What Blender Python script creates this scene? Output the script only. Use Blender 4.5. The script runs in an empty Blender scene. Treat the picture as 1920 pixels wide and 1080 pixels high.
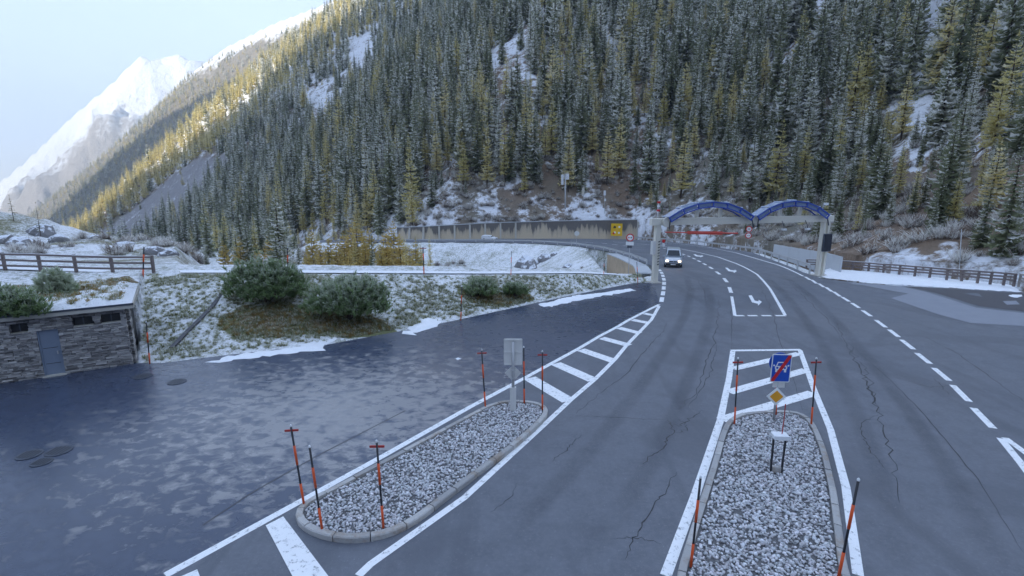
import bpy, math, random
import numpy as np
from mathutils import Vector, Matrix, geometry as mgeo
random.seed(7)
RNG = np.random.default_rng(11)
SC = bpy.context.scene
COL = SC.collection

# ------------------------------------------------------------------ camera
CAM_H, FPX, ROW_H = 8.3, 960.0, 341.0
PITCH = math.atan((540 - ROW_H) / FPX)
cam_d = bpy.data.cameras.new('camera'); cam = bpy.data.objects.new('camera', cam_d); COL.objects.link(cam)
cam.location = (0, 0, CAM_H); cam.rotation_euler = (math.pi / 2 - PITCH, 0, 0)
cam_d.sensor_width = 36.0; cam_d.lens = 18.0; cam_d.clip_start = 0.1; cam_d.clip_end = 20000
SC.camera = cam
# ------------------------------------------------------------------ world and sun
SUN_EL = math.radians(22.0); SUN_TH = math.radians(40.0)      # sun stands left of the view and a little behind it
SUN_DIR = Vector((-math.cos(SUN_TH) * math.cos(SUN_EL), -math.sin(SUN_TH) * math.cos(SUN_EL), math.sin(SUN_EL)))
world = bpy.data.worlds.new('World'); SC.world = world; world.use_nodes = True
wn = world.node_tree; wn.nodes.clear()
wo = wn.nodes.new('ShaderNodeOutputWorld'); wb = wn.nodes.new('ShaderNodeBackground'); ws = wn.nodes.new('ShaderNodeTexSky')
ws.sky_type = 'NISHITA'; ws.sun_disc = False; ws.sun_elevation = SUN_EL
ws.sun_rotation = math.atan2(SUN_DIR.x, SUN_DIR.y)
ws.altitude = 1600; ws.air_density = 1.0; ws.dust_density = 1.0; ws.ozone_density = 3.5
wb.inputs['Strength'].default_value = 0.15
wg = wn.nodes.new('ShaderNodeGamma'); wg.inputs['Gamma'].default_value = 0.29      # compresses the brightness range evenly over the whole sky
wn.links.new(ws.outputs[0], wg.inputs[0]); wt = wn.nodes.new('ShaderNodeMix'); wt.data_type = 'RGBA'; wt.blend_type = 'MULTIPLY'; wt.inputs[0].default_value = 1.0; wt.inputs[7].default_value = (.85, .925, 1.11, 1)
wn.links.new(wg.outputs[0], wt.inputs[6]); wn.links.new(wt.outputs[2], wb.inputs[0]); wn.links.new(wb.outputs[0], wo.inputs[0])
sun_d = bpy.data.lights.new('sun', 'SUN'); sun_d.energy = 2.0; sun_d.angle = math.radians(0.5); sun_d.color = (1.0, 0.94, 0.84)
sun = bpy.data.objects.new('sun', sun_d); COL.objects.link(sun); sun.location = (-60, -20, 60)
sun.rotation_euler = SUN_DIR.to_track_quat('Z', 'Y').to_euler()
SC.view_settings.view_transform = 'Standard'; SC.view_settings.look = 'None'; SC.view_settings.gamma = 1.0
SC.view_settings.exposure = 2.78
SC.render.engine = 'CYCLES'
SC.cycles.max_bounces = 6; SC.cycles.diffuse_bounces = 5; SC.cycles.glossy_bounces = 3; SC.cycles.transmission_bounces = 8
SC.cycles.transparent_max_bounces = 6; SC.cycles.volume_bounces = 0
SC.cycles.use_denoising = True

# ------------------------------------------------------------------ view helpers (pixel of the photograph -> place in the world)
SP, CP = math.sin(PITCH), math.cos(PITCH)
def zroad(x, y):
    t = np.asarray(y, float) - 36.0
    return np.where(t < 0, 0.0, np.where(t < 20, -.080 * t * t / 40, -.080 * (t - 10)))
def ray(px, py):
    u = (px - 960) / FPX; v = (540 - py) / FPX
    return np.array([u, CP + v * SP, -SP + v * CP])
def G(px, py, dz=0.0):
    """point of the paved surface seen at that pixel"""
    d = ray(px, py); ts = np.geomspace(3, 2500, 1500)
    f = CAM_H + d[2] * ts - zroad(0, d[1] * ts) - dz
    i = int(np.argmax(f <= 0)); a, b = ts[i - 1], ts[i]
    for _ in range(40):
        m = (a + b) / 2
        if CAM_H + d[2] * m - float(zroad(0, d[1] * m)) - dz > 0: a = m
        else: b = m
    return Vector((d[0] * a, d[1] * a, CAM_H + d[2] * a))
def AT(px, py, y):
    d = ray(px, py); t = y / d[1]
    return Vector((d[0] * t, y, CAM_H + d[2] * t))
def ATZ(px, py, z):
    d = ray(px, py); t = (z - CAM_H) / d[2]
    return Vector((d[0] * t, d[1] * t, z))
def ATR(px, py, r):
    d = ray(px, py); t = r / math.hypot(d[0], d[1])
    return Vector((d[0] * t, d[1] * t, CAM_H + d[2] * t))
def proj(x, y, z):
    z = z - CAM_H; dep = np.maximum(y * CP - z * SP, 0.01)
    return 960 + FPX * x / dep, 540 - FPX * (y * SP + z * CP) / dep
def xy(v): return (v[0], v[1])
def pxs(pts, dz=0.0): return [G(a, b, dz) for a, b in pts]

# ------------------------------------------------------------------ noise
def _hash(ix, iy, seed):
    h = (ix.astype(np.int64) * 374761393 + iy.astype(np.int64) * 668265263 + seed * 1442695041) & 0xFFFFFFFF
    h = ((h ^ (h >> 13)) * 1274126177) & 0xFFFFFFFF
    return ((h ^ (h >> 16)) & 0xFFFFFF) / float(0xFFFFFF)
def vnoise(x, y, seed=0):
    ix = np.floor(x); iy = np.floor(y); fx = x - ix; fy = y - iy
    fx = fx * fx * (3 - 2 * fx); fy = fy * fy * (3 - 2 * fy)
    a = _hash(ix, iy, seed); b = _hash(ix + 1, iy, seed); c = _hash(ix, iy + 1, seed); d = _hash(ix + 1, iy + 1, seed)
    return (a * (1 - fx) + b * fx) * (1 - fy) + (c * (1 - fx) + d * fx) * fy
def fbm(x, y, oct=4, seed=0, ridged=False):
    s = 0; a = 1; t = 0
    for k in range(oct):
        n = vnoise(x * 2 ** k + 17.3 * k, y * 2 ** k - 9.1 * k, seed + k)
        s = s + a * ((1 - abs(2 * n - 1)) if ridged else n); t += a; a *= .5
    return s / t
def sstep(a, b, x):
    t = np.clip((x - a) / (b - a), 0, 1); return t * t * (3 - 2 * t)
def seg_dist(x, y, poly, closed=False):
    """distance to a polyline, parameter (index + fraction) of the nearest point, side (+ to the right when walking along)"""
    P = np.array([(p[0], p[1]) for p in poly], float)
    n = len(P) if closed else len(P) - 1
    best = np.full(np.shape(x), 1e18); par = np.zeros(np.shape(x)); side = np.zeros(np.shape(x))
    for i in range(n):
        a = P[i]; b = P[(i + 1) % len(P)]; d = b - a; L = d @ d + 1e-12
        t = np.clip(((x - a[0]) * d[0] + (y - a[1]) * d[1]) / L, 0, 1)
        dx = x - a[0] - t * d[0]; dy = y - a[1] - t * d[1]; q = dx * dx + dy * dy
        m = q < best - 1e-9
        best = np.where(m, q, best); par = np.where(m, i + t, par)
        side = np.where(m, np.sign((x - a[0]) * d[1] - (y - a[1]) * d[0]), side)
    return np.sqrt(best), par, side
def in_poly(x, y, poly):
    P = [(p[0], p[1]) for p in poly]; r = np.zeros(np.shape(x), bool); j = len(P) - 1
    for i in range(len(P)):
        xi, yi = P[i]; xj, yj = P[j]
        c = ((yi > y) != (yj > y)) & (x < (xj - xi) * (y - yi) / ((yj - yi) if yj != yi else 1e-9) + xi)
        r ^= c; j = i
    return r

# ------------------------------------------------------------------ materials
MATS = {}
class NT:
    def __init__(s, name):
        s.m = bpy.data.materials.new(name); s.m.use_nodes = True; s.t = s.m.node_tree; s.t.nodes.clear()
        s.out = s.n('ShaderNodeOutputMaterial'); s.p = s.n('ShaderNodeBsdfPrincipled'); s.l(s.p.outputs[0], s.out.inputs[0])
        MATS[name] = s.m
    def n(s, t, **k):
        x = s.t.nodes.new(t)
        for a, b in k.items(): setattr(x, a, b)
        return x
    def l(s, a, b): s.t.links.new(a, b)
    def coord(s, kind='Object', scale=(1, 1, 1)):
        c = s.n('ShaderNodeTexCoord'); m = s.n('ShaderNodeMapping'); m.inputs['Scale'].default_value = scale
        s.l(c.outputs[kind], m.inputs[0]); return m.outputs[0]
    def pos(s, scale=(1, 1, 1), rotz=0):
        c = s.n('ShaderNodeNewGeometry'); m = s.n('ShaderNodeMapping'); m.inputs['Scale'].default_value = scale; m.inputs['Rotation'].default_value = (0, 0, rotz)
        s.l(c.outputs['Position'], m.inputs[0]); return m.outputs[0]
    def noise(s, vec, scale, detail=4, rough=.6, dist=0):
        x = s.n('ShaderNodeTexNoise'); x.inputs['Scale'].default_value = scale; x.inputs['Detail'].default_value = detail
        x.inputs['Roughness'].default_value = rough; x.inputs['Distortion'].default_value = dist
        s.l(vec, x.inputs['Vector']); return x.outputs['Fac']
    def ramp(s, fac, stops):
        r = s.n('ShaderNodeValToRGB'); e = r.color_ramp.elements
        while len(e) < len(stops): e.new(0.5)
        for el, (p, c) in zip(e, stops):
            el.position = p; el.color = (c, c, c, 1) if isinstance(c, (int, float)) else (*c, 1)
        s.l(fac, r.inputs[0]); return r.outputs[0]
    def mix(s, fac, a, b, mode='MIX'):
        x = s.n('ShaderNodeMix', data_type='RGBA', blend_type=mode)
        for v, i in ((fac, 0), (a, 6), (b, 7)):
            if isinstance(v, (int, float)): x.inputs[i].default_value = v
            elif isinstance(v, tuple): x.inputs[i].default_value = (*v, 1)
            else: s.l(v, x.inputs[i])
        return x.outputs[2]
    def math(s, op, a, b=0.0, clamp=False):
        x = s.n('ShaderNodeMath', operation=op, use_clamp=clamp)
        for v, i in ((a, 0), (b, 1)):
            if isinstance(v, (int, float)): x.inputs[i].default_value = v
            else: s.l(v, x.inputs[i])
        return x.outputs[0]
    def attr(s, name, kind='Fac'):
        a = s.n('ShaderNodeAttribute', attribute_name=name); return a.outputs[kind]
    def rnd(s): return s.n('ShaderNodeObjectInfo').outputs['Random']
    def base(s, c):
        if isinstance(c, tuple): s.p.inputs['Base Color'].default_value = (*c, 1)
        else: s.l(c, s.p.inputs['Base Color'])
        return s
    def rough(s, v):
        if isinstance(v, (int, float)): s.p.inputs['Roughness'].default_value = v
        else: s.l(v, s.p.inputs['Roughness'])
        return s
    def bump(s, h, strength=.3, dist=.02):
        b = s.n('ShaderNodeBump'); b.inputs['Strength'].default_value = strength; b.inputs['Distance'].default_value = dist
        s.l(h, b.inputs['Height']); s.l(b.outputs[0], s.p.inputs['Normal']); return s
def simple(name, c, rough=.6, var=.15, scale=6, metal=0, bump=0):
    t = NT(name); v = t.coord('Object'); n = t.noise(v, scale, 5)
    lo = tuple(x * (1 - var) for x in c); hi = tuple(min(1, x * (1 + var)) for x in c)
    t.base(t.mix(n, lo, hi)).rough(rough); t.p.inputs['Metallic'].default_value = metal
    if bump: t.bump(t.noise(v, scale * 5, 3), bump, .01)
    return t.m

def mk_asphalt():
    t = NT('asphalt'); v = t.pos()
    big = t.noise(v, .12, 4, .55, .6); mid = t.noise(v, 1.3, 4); fine = t.noise(v, 55, 2, .7)
    c = t.mix(big, (.110, .122, .147), (.155, .168, .193)); c = t.mix(t.ramp(mid, [(.40, 0.0), (.62, .55)]), c, (.094, .104, .126)); gr = t.noise(v, 7, 4, .75); c = t.mix(t.ramp(gr, [(.42, 0.0), (.66, .4)]), c, (.182, .194, .218))
    st = t.ramp(t.noise(t.pos((1.0, .12, 1), .42), .55, 3, .6, .8), [(.52, 0.0), (.66, .6)]); c = t.mix(st, c, (.086, .095, .115))
    ag = t.noise(v, 15, 4, .85); sp = t.ramp(ag, [(.60, 0.0), (.70, 1.0)]); c = t.mix(t.math('MULTIPLY', sp, .6), c, (.40, .41, .44)); c = t.mix(t.ramp(t.noise(t.pos((.5, .5, 1)), .42, 3, .5, 1.2), [(.55, 0.0), (.62, .45)]), c, (.090, .099, .119))
    t.base(c); t.rough(t.ramp(big, [(.3, .50), (.7, .68)])).bump(fine, .35, .006)
    # wet film near the gantry
mk_asphalt()
def mk_wet():
    # wet smooth asphalt; sky reflections painted in as blue base and pale mid-lot mottles
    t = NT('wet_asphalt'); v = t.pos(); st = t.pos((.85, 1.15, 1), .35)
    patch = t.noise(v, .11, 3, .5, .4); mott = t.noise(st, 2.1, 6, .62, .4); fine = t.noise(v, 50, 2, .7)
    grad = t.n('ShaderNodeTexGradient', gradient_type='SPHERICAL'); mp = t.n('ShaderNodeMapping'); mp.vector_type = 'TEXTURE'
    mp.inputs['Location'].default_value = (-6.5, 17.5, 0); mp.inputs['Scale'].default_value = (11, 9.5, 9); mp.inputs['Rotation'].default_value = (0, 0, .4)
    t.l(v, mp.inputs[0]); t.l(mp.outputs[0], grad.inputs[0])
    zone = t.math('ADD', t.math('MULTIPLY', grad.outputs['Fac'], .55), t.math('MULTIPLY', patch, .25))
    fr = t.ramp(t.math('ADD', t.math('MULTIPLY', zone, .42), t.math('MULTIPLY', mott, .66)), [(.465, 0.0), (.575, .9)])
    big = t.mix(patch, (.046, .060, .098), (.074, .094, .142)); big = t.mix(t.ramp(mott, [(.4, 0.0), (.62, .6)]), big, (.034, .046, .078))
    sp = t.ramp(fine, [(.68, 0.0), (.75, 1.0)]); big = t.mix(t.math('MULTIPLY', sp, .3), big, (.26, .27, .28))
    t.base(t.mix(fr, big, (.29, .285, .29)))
    t.rough(t.ramp(t.math('ADD', t.math('MULTIPLY', patch, .6), t.math('MULTIPLY', mott, .4)), [(.38, .16), (.62, .42)]))
    t.bump(t.math('ADD', t.math('MULTIPLY', fine, .5), mott), .22, .010)
    t.p.inputs['IOR'].default_value = 1.45
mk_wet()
def mk_paint():
    t = NT('white_paint'); v = t.pos(); n = t.noise(v, 6, 7, .78); w = t.ramp(n, [(.36, 0.0), (.46, 1.0)])
    big = t.noise(v, .9, 3); c = t.mix(big, (.84, .85, .86), (.93, .94, .94)); t.base(t.mix(w, (.28, .29, .31), c)).rough(.6).bump(t.noise(v, 60, 2), .2, .004)
mk_paint()
simple('tar', (.020, .022, .027), .55, .2)
def mk_track():
    t = NT('tyre_polish'); v = t.pos(); t.base((.075, .083, .100)).rough(.5); a = t.ramp(t.noise(t.pos((.5, .25, 1), .2), .6, 3, .5), [(.30, .06), (.75, .24)])
    sd = t.attr('edge'); t.l(t.math('MULTIPLY', a, sd), t.p.inputs['Alpha'])
mk_track()
simple('pale_asphalt', (.26, .275, .31), .8, .12, 1.2, bump=.15)
simple('dark_asphalt', (.060, .060, .070), .55, .2, 1.0, bump=.2)
def mk_kerb():
    t = NT('kerb_concrete'); v = t.pos(); c = t.mix(t.rnd(), (.36, .355, .35), (.56, .55, .53)); c = t.mix(t.ramp(t.noise(v, 1.6, 5, .7), [(.50, 0.0), (.66, .8)]), c, (.30, .22, .15)); c = t.mix(t.math('MULTIPLY', t.noise(v, 22, 4, .7), .4), c, (.2, .2, .2)); t.base(c).rough(.85).bump(t.noise(v, 30, 4), .4, .01)
mk_kerb()
simple('concrete', (.50, .48, .43), .85, .15, 1.5, bump=.2)
simple('rusty_concrete', (.46, .36, .25), .9, .35, .8, bump=.2)
simple('gantry_paint', (.70, .67, .58), .55, .07, 1.0)
simple('panel_concrete', (.50, .52, .54), .85, .10, 1.0, bump=.15)
simple('black_plastic', (.018, .020, .026), .45, .2)
simple('orange_film', (.78, .105, .02), .45, .10)
simple('white_plastic', (.80, .82, .84), .4, .05)
simple('red_bar', (.42, .035, .030), .45, .12)
simple('galvanised', (.50, .51, .52), .5, .12, 4, .25)
simple('sign_back', (.66, .66, .64), .55, .08, 3, .0)
simple('sign_blue', (.012, .085, .48), .35, .04)
simple('sign_white', (.82, .84, .84), .35, .03)
simple('sign_red', (.62, .025, .030), .35, .05)
simple('sign_amber', (.80, .36, .02), .4, .05)
simple('sign_yellow', (.82, .50, .01), .4, .05)
simple('sign_black', (.015, .015, .018), .4, .05)
simple('screen', (.020, .025, .040), .3, .2)
simple('arch_blue', (.035, .085, .42), .35, .12)
simple('arch_rib', (.62, .70, .84), .4, .06)
simple('barrier_red', (.58, .05, .03), .45, .15)
simple('door_steel', (.20, .245, .32), .5, .10, 2)
simple('dark_opening', (.02, .022, .026), .6, .1)
simple('iron', (.06, .07, .092), .5, .3, 8, .1)
simple('rail_wood', (.19, .155, .145), .8, .30, 5, bump=.3)
simple('pale_wood', (.34, .31, .28), .8, .2, 5, bump=.3)
simple('bark', (.085, .062, .050), .9, .3, 3, bump=.4)
simple('dead_wood', (.13, .12, .115), .9, .3, 3)
simple('van_paint', (.52, .57, .62), .28, .03, 1, .55)
simple('car_white', (.82, .83, .84), .3, .03)
simple('car_glass', (.02, .028, .036), .08, .1)
simple('tyre', (.018, .018, .019), .8, .2)
simple('rim', (.45, .46, .47), .35, .1, 3, .8)
simple('bumper', (.03, .032, .036), .5, .15)
t = NT('headlight'); t.base((.9, .88, .8)); t.p.inputs['Emission Color'].default_value = (1, .72, .45, 1); t.p.inputs['Emission Strength'].default_value = .9
t = NT('arch_glass'); t.base((.30, .40, .58)).rough(.22); t.p.inputs['Transmission Weight'].default_value = .35; t.p.inputs['Alpha'].default_value = .9
def mk_snow():
    t = NT('snow'); v = t.pos(); n = t.noise(v, 2.2, 5); t.base(t.mix(n, (.84, .86, .89), (.93, .94, .95))).rough(.75).bump(t.noise(v, 7, 4), .5, .05)
mk_snow()
def mk_wall():
    t = NT('stained_concrete'); v = t.pos((.55, .55, .05)); s = t.noise(v, 1.0, 5, .65); hz = t.attr('hrel')
    k = t.math('ADD', s, t.math('MULTIPLY', t.math('SUBTRACT', hz, .55), .45))
    c = t.ramp(k, [(.40, (.60, .50, .36)), (.52, (.46, .39, .30)), (.58, (.13, .12, .115))])
    t.base(t.mix(t.math('MULTIPLY', t.noise(t.pos(), 1.5, 4), .2), c, (.48, .43, .35))).rough(.9)
mk_wall()
def mk_stone():
    t = NT('ledge_stone'); v = t.coord('Object'); r = t.rnd(); g = t.pos()
    c = t.ramp(r, [(0.0, (.18, .175, .175)), (.35, (.30, .29, .285)), (.7, (.42, .405, .395)), (.93, (.52, .50, .48)), (1.0, (.70, .69, .67))])
    c = t.mix(t.math('MULTIPLY', t.noise(g, 14, 5, .7), .5), c, (.20, .19, .19)); t.base(c).rough(.85).bump(t.noise(g, 30, 4), .6, .02)
mk_stone()
def mk_pebble():
    t = NT('pebbles'); a = t.attr('tone', 'Color'); g = t.pos(); t.base(t.mix(t.math('MULTIPLY', t.noise(g, 40, 3), .3), a, (.2, .2, .21))).rough(.8)
mk_pebble()
simple('gravel_bed', (.13, .13, .135), .95, .4, 20, bump=.6)
def mk_boulder():
    t = NT('boulder'); g = t.pos(); n = t.noise(g, 1.2, 5, .65); c = t.mix(n, (.12, .12, .125), (.33, .325, .33))
    geo = t.n('ShaderNodeNewGeometry'); sep = t.n('ShaderNodeSeparateXYZ'); t.l(geo.outputs['Normal'], sep.inputs[0])
    k = t.math('ADD', sep.outputs['Z'], t.math('MULTIPLY', t.math('SUBTRACT', t.noise(g, 2.2, 4), .5), .9))
    t.base(t.mix(t.ramp(k, [(.62, 0.0), (.78, 1.0)]), c, (.76, .79, .84))).rough(.85).bump(n, .6, .1)
mk_boulder()
def mk_ground():
    # frosted turf: tufts of dark grass between lumps of snow, brown earth where 'bare' is high
    t = NT('frosted_turf'); g = t.pos(); n1 = t.noise(g, 3.0, 5, .68, .5); n2 = t.noise(g, .5, 3); n3 = t.noise(g, 13, 3, .7)
    snow = t.attr('snow'); bare = t.attr('bare')
    k = t.math('ADD', t.math('ADD', t.math('MULTIPLY', n1, .6), t.math('MULTIPLY', n3, .45)), t.math('MULTIPLY', t.math('SUBTRACT', n2, .5), .25))
    k = t.math('ADD', k, t.math('SUBTRACT', t.math('MULTIPLY', snow, .55), .24))
    grass = t.mix(n3, (.12, .14, .065), (.26, .26, .13)); dirt = t.mix(n3, (.13, .085, .048), (.30, .21, .12))
    c = t.mix(bare, grass, dirt)
    f = t.ramp(k, [(.42, 0.0), (.60, 1.0)])
    t.base(t.mix(f, c, t.mix(n2, (.80, .82, .86), (.92, .93, .94)))).rough(.85)
    t.bump(t.math('ADD', t.math('MULTIPLY', n1, 1.0), t.math('MULTIPLY', n3, .5)), .9, .14)
mk_ground()
def mk_hill():
    t = NT('mountain_side'); g = t.pos(); n1 = t.noise(g, .09, 6, .66, .4); n2 = t.noise(g, .45, 5, .7); n3 = t.noise(g, .02, 4)
    snow = t.attr('snow'); bare = t.attr('bare')
    k = t.math('ADD', t.math('ADD', t.math('MULTIPLY', n1, .5), t.math('MULTIPLY', n2, .5)), t.math('SUBTRACT', t.math('MULTIPLY', snow, .62), .31))
    soil = t.mix(n2, (.12, .080, .050), (.30, .20, .12)); veg = t.mix(n1, (.10, .105, .08), (.28, .235, .17)); rock = t.mix(n2, (.15, .145, .15), (.36, .34, .34))
    c = t.mix(t.ramp(n3, [(.42, 0.0), (.6, 1.0)]), soil, veg); c = t.mix(bare, c, rock)
    t.base(t.mix(t.ramp(k, [(.49, 0.0), (.57, 1.0)]), c, (.80, .82, .86))).rough(.9).bump(t.math('ADD', n1, t.math('MULTIPLY', n2, .4)), .8, 2.0)
mk_hill()
def mk_far():
    t = NT('far_mountain_side'); g = t.pos(); n1 = t.noise(g, .006, 8, .68, .5); n2 = t.noise(g, .03, 6, .7); sn = t.attr('snow'); ba = t.attr('bare')
    k = t.math('ADD', t.math('ADD', t.math('MULTIPLY', n1, .5), t.math('MULTIPLY', n2, .5)), t.math('SUBTRACT', t.math('MULTIPLY', sn, .9), .45))
    veg = t.mix(n2, (.05, .055, .045), (.22, .18, .12)); rock = t.mix(n2, (.14, .13, .125), (.40, .36, .32))
    t.base(t.mix(t.ramp(k, [(.46, 0.0), (.58, 1.0)]), t.mix(ba, veg, rock), (.60, .62, .66))).rough(.9).bump(t.math('ADD', n1, t.math('MULTIPLY', n2, .5)), 1.0, 25.0)
mk_far()
def mk_needles(name, lo, hi, snowy):
    t = NT(name); a = t.attr('frost'); g = t.coord('Object'); r = t.rnd(); n = t.noise(g, .9, 3)
    c = t.mix(t.math('ADD', t.math('MULTIPLY', n, .5), t.math('MULTIPLY', r, .5)), lo, hi)
    k = t.math('ADD', a, t.math('MULTIPLY', t.math('SUBTRACT', r, .5), .35))
    f = t.math('MULTIPLY', t.ramp(k, [(.42, 0.0), (.72, 1.0)]), snowy)
    col = t.mix(f, c, (.88, .87, .83)); t.base(col).rough(.8); t.p.inputs['Specular IOR Level'].default_value = .2
    tr = t.n('ShaderNodeBsdfTranslucent'); t.l(col, tr.inputs[0]); mx = t.n('ShaderNodeMixShader'); mx.inputs[0].default_value = .5; t.l(t.p.outputs[0], mx.inputs[1]); t.l(tr.outputs[0], mx.inputs[2]); t.l(mx.outputs[0], t.out.inputs[0])
mk_needles('spruce_needles', (.155, .178, .095), (.345, .355, .21), .95)
mk_needles('larch_needles', (.52, .47, .19), (.80, .68, .31), .38)
mk_needles('young_larch_needles', (.42, .34, .12), (.70, .52, .18), .12)
mk_needles('dwarf_pine_needles', (.16, .235, .10), (.32, .42, .19), .45)
mk_needles('scrub_twigs', (.20, .155, .13), (.36, .30, .26), .85)
mk_needles('grass_blades', (.15, .175, .06), (.32, .32, .12), .75)
mk_needles('brown_grass', (.26, .18, .08), (.46, .36, .14), .0)

# ------------------------------------------------------------------ mesh helpers
ORIGIN = {}
class MB:
    def __init__(s): s.v = []; s.f = []
    def add(s, vs, fs):
        o = len(s.v); s.v += [tuple(v) for v in vs]; s.f += [tuple(i + o for i in f) for f in fs]; return s
    def hexa(s, b, t):
        """bottom and top rings of the same length (closed prism)"""
        n = len(b); return s.add(list(b) + list(t), [tuple(range(n))[::-1], tuple(range(n, 2 * n))] + [(i, (i + 1) % n, n + (i + 1) % n, n + i) for i in range(n)])
    def prism(s, poly, z0, z1):
        return s.hexa([(p[0], p[1], z0) for p in poly], [(p[0], p[1], z1) for p in poly])
    def box(s, c, size, ax=None):
        c = Vector(c); X, Y, Z = ax if ax else (Vector((1, 0, 0)), Vector((0, 1, 0)), Vector((0, 0, 1)))
        a, b, d = X * size[0] / 2, Y * size[1] / 2, Z * size[2] / 2
        q = [c - a - b, c + a - b, c + a + b, c - a + b]
        return s.hexa([p - d for p in q], [p + d for p in q])
    def cbox(s, c, size, ch, ax=None):
        """box with its four vertical (Z axis) edges and the top chamfered"""
        c = Vector(c); X, Y, Z = ax if ax else (Vector((1, 0, 0)), Vector((0, 1, 0)), Vector((0, 0, 1)))
        def ringo(sx, sy, k): return [c + X * px * sx / 2 + Y * py * sy / 2 + Z * k for px, py in ring8]
        hx, hy = size[0], size[1]; cx, cy = 1 - 2 * ch / hx, 1 - 2 * ch / hy
        ring8 = [(-cx, -1), (cx, -1), (1, -cy), (1, cy), (cx, 1), (-cx, 1), (-1, cy), (-1, -cy)]
        A = ringo(hx, hy, -size[2] / 2); B = ringo(hx, hy, size[2] / 2 - ch); C = ringo(hx - 2 * ch, hy - 2 * ch, size[2] / 2)
        vs = A + B + C; fs = [tuple(range(8))[::-1], tuple(range(16, 24))]
        for k in (0, 8):
            fs += [(k + i, k + (i + 1) % 8, k + 8 + (i + 1) % 8, k + 8 + i) for i in range(8)]
        return s.add(vs, fs)
    def beam(s, p0, p1, w, h, up=(0, 0, 1)):
        p0, p1 = Vector(p0), Vector(p1); d = (p1 - p0); L = d.length; d = d / L; up = Vector(up)
        x = d.cross(up)
        if x.length < 1e-4: x = d.cross(Vector((1, 0, 0)))
        x.normalize(); z = x.cross(d)
        return s.box((p0 + p1) / 2, (L, w, h), (d, x, z))
    def tube(s, pts, r, n=8, cap=True):
        pts = [Vector(p) for p in pts]; rs = r if isinstance(r, (list, tuple)) else [r] * len(pts); rings = []
        for i, p in enumerate(pts):
            d = (pts[min(i + 1, len(pts) - 1)] - pts[max(i - 1, 0)]).normalized()
            x = d.cross(Vector((0, 0, 1))); x = x if x.length > 1e-3 else Vector((1, 0, 0)); x.normalize(); y = d.cross(x)
            rings.append([p + (x * math.cos(2 * math.pi * k / n) + y * math.sin(2 * math.pi * k / n)) * rs[i] for k in range(n)])
        vs = [v for r_ in rings for v in r_]; fs = []
        for i in range(len(rings) - 1):
            fs += [(i * n + k, i * n + (k + 1) % n, (i + 1) * n + (k + 1) % n, (i + 1) * n + k) for k in range(n)]
        if cap: fs += [tuple(range(n))[::-1], tuple((len(rings) - 1) * n + k for k in range(n))]
        return s.add(vs, fs)
    def disc(s, c, nrm, r, th, n=20, up=(0, 0, 1)):
        c = Vector(c); nrm = Vector(nrm).normalized(); x = Vector(up).cross(nrm).normalized(); y = nrm.cross(x)
        R = [c + (x * math.cos(2 * math.pi * k / n) + y * math.sin(2 * math.pi * k / n)) * r for k in range(n)]
        return s.hexa([p - nrm * th / 2 for p in R], [p + nrm * th / 2 for p in R])
    def flat(s, poly, frame, th):
        """poly in (u, v) on a frame (origin, U, V, N), extruded th along N"""
        o, U, V, N = frame; P = [o + U * a + V * b for a, b in poly]
        return s.hexa(P, [p + N * th for p in P])
    def build(s, name, mat, parent=None, smooth=False, origin=None):
        o = origin if origin is not None else (ORIGIN.get(parent.name, Vector((0, 0, 0))) if parent else Vector((0, 0, 0)))
        me = bpy.data.meshes.new(name); me.from_pydata([(v[0] - o[0], v[1] - o[1], v[2] - o[2]) for v in s.v], [], s.f)
        me.materials.append(MATS[mat] if isinstance(mat, str) else mat); me.update()
        if smooth: me.shade_smooth()
        ob = bpy.data.objects.new(name, me); COL.objects.link(ob)
        if parent: ob.parent = parent; ORIGIN[ob.name] = o
        elif origin is not None: ob.location = o; ORIGIN[ob.name] = Vector(o)
        return ob
def tag(o, label=None, cat=None, group=None, kind=None):
    if label: o['label'] = label
    if cat: o['category'] = cat
    if group: o['group'] = group
    if kind: o['kind'] = kind
    return o
def empty(name, loc, label=None, cat=None, group=None):
    o = bpy.data.objects.new(name, None); COL.objects.link(o); o.location = loc; ORIGIN[o.name] = Vector(loc); o.empty_display_size = .2
    return tag(o, label, cat, group)
def copy_tree(o, parent=None):
    c = o.copy(); COL.objects.link(c); c.parent = parent
    for ch in list(o.children): copy_tree(ch, c)
    return c
def np_mesh(name, V, F, mat, attrs=None, smooth=True):
    me = bpy.data.meshes.new(name); V = np.asarray(V, np.float32); F = np.asarray(F, np.int32); k = F.shape[1]
    me.vertices.add(len(V)); me.vertices.foreach_set('co', V.ravel()); me.loops.add(F.size); me.loops.foreach_set('vertex_index', F.ravel())
    me.polygons.add(len(F)); me.polygons.foreach_set('loop_start', np.arange(0, F.size, k, dtype=np.int32))
    try: me.polygons.foreach_set('loop_total', np.full(len(F), k, np.int32))
    except Exception: pass
    me.update(calc_edges=True); me.validate()
    for m in (mat if isinstance(mat, (list, tuple)) else [mat]): me.materials.append(MATS[m])
    for an, arr in (attrs or {}).items():
        if arr.ndim == 2:
            a = me.attributes.new(an, 'FLOAT_COLOR', 'POINT'); a.data.foreach_set('color', np.asarray(arr, np.float32).ravel())
        else:
            a = me.attributes.new(an, 'FLOAT', 'POINT'); a.data.foreach_set('value', np.asarray(arr, np.float32))
    if smooth: me.shade_smooth()
    return me
def link(name, me, parent=None):
    o = bpy.data.objects.new(name, me); COL.objects.link(o)
    if parent: o.parent = parent
    return o

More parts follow.
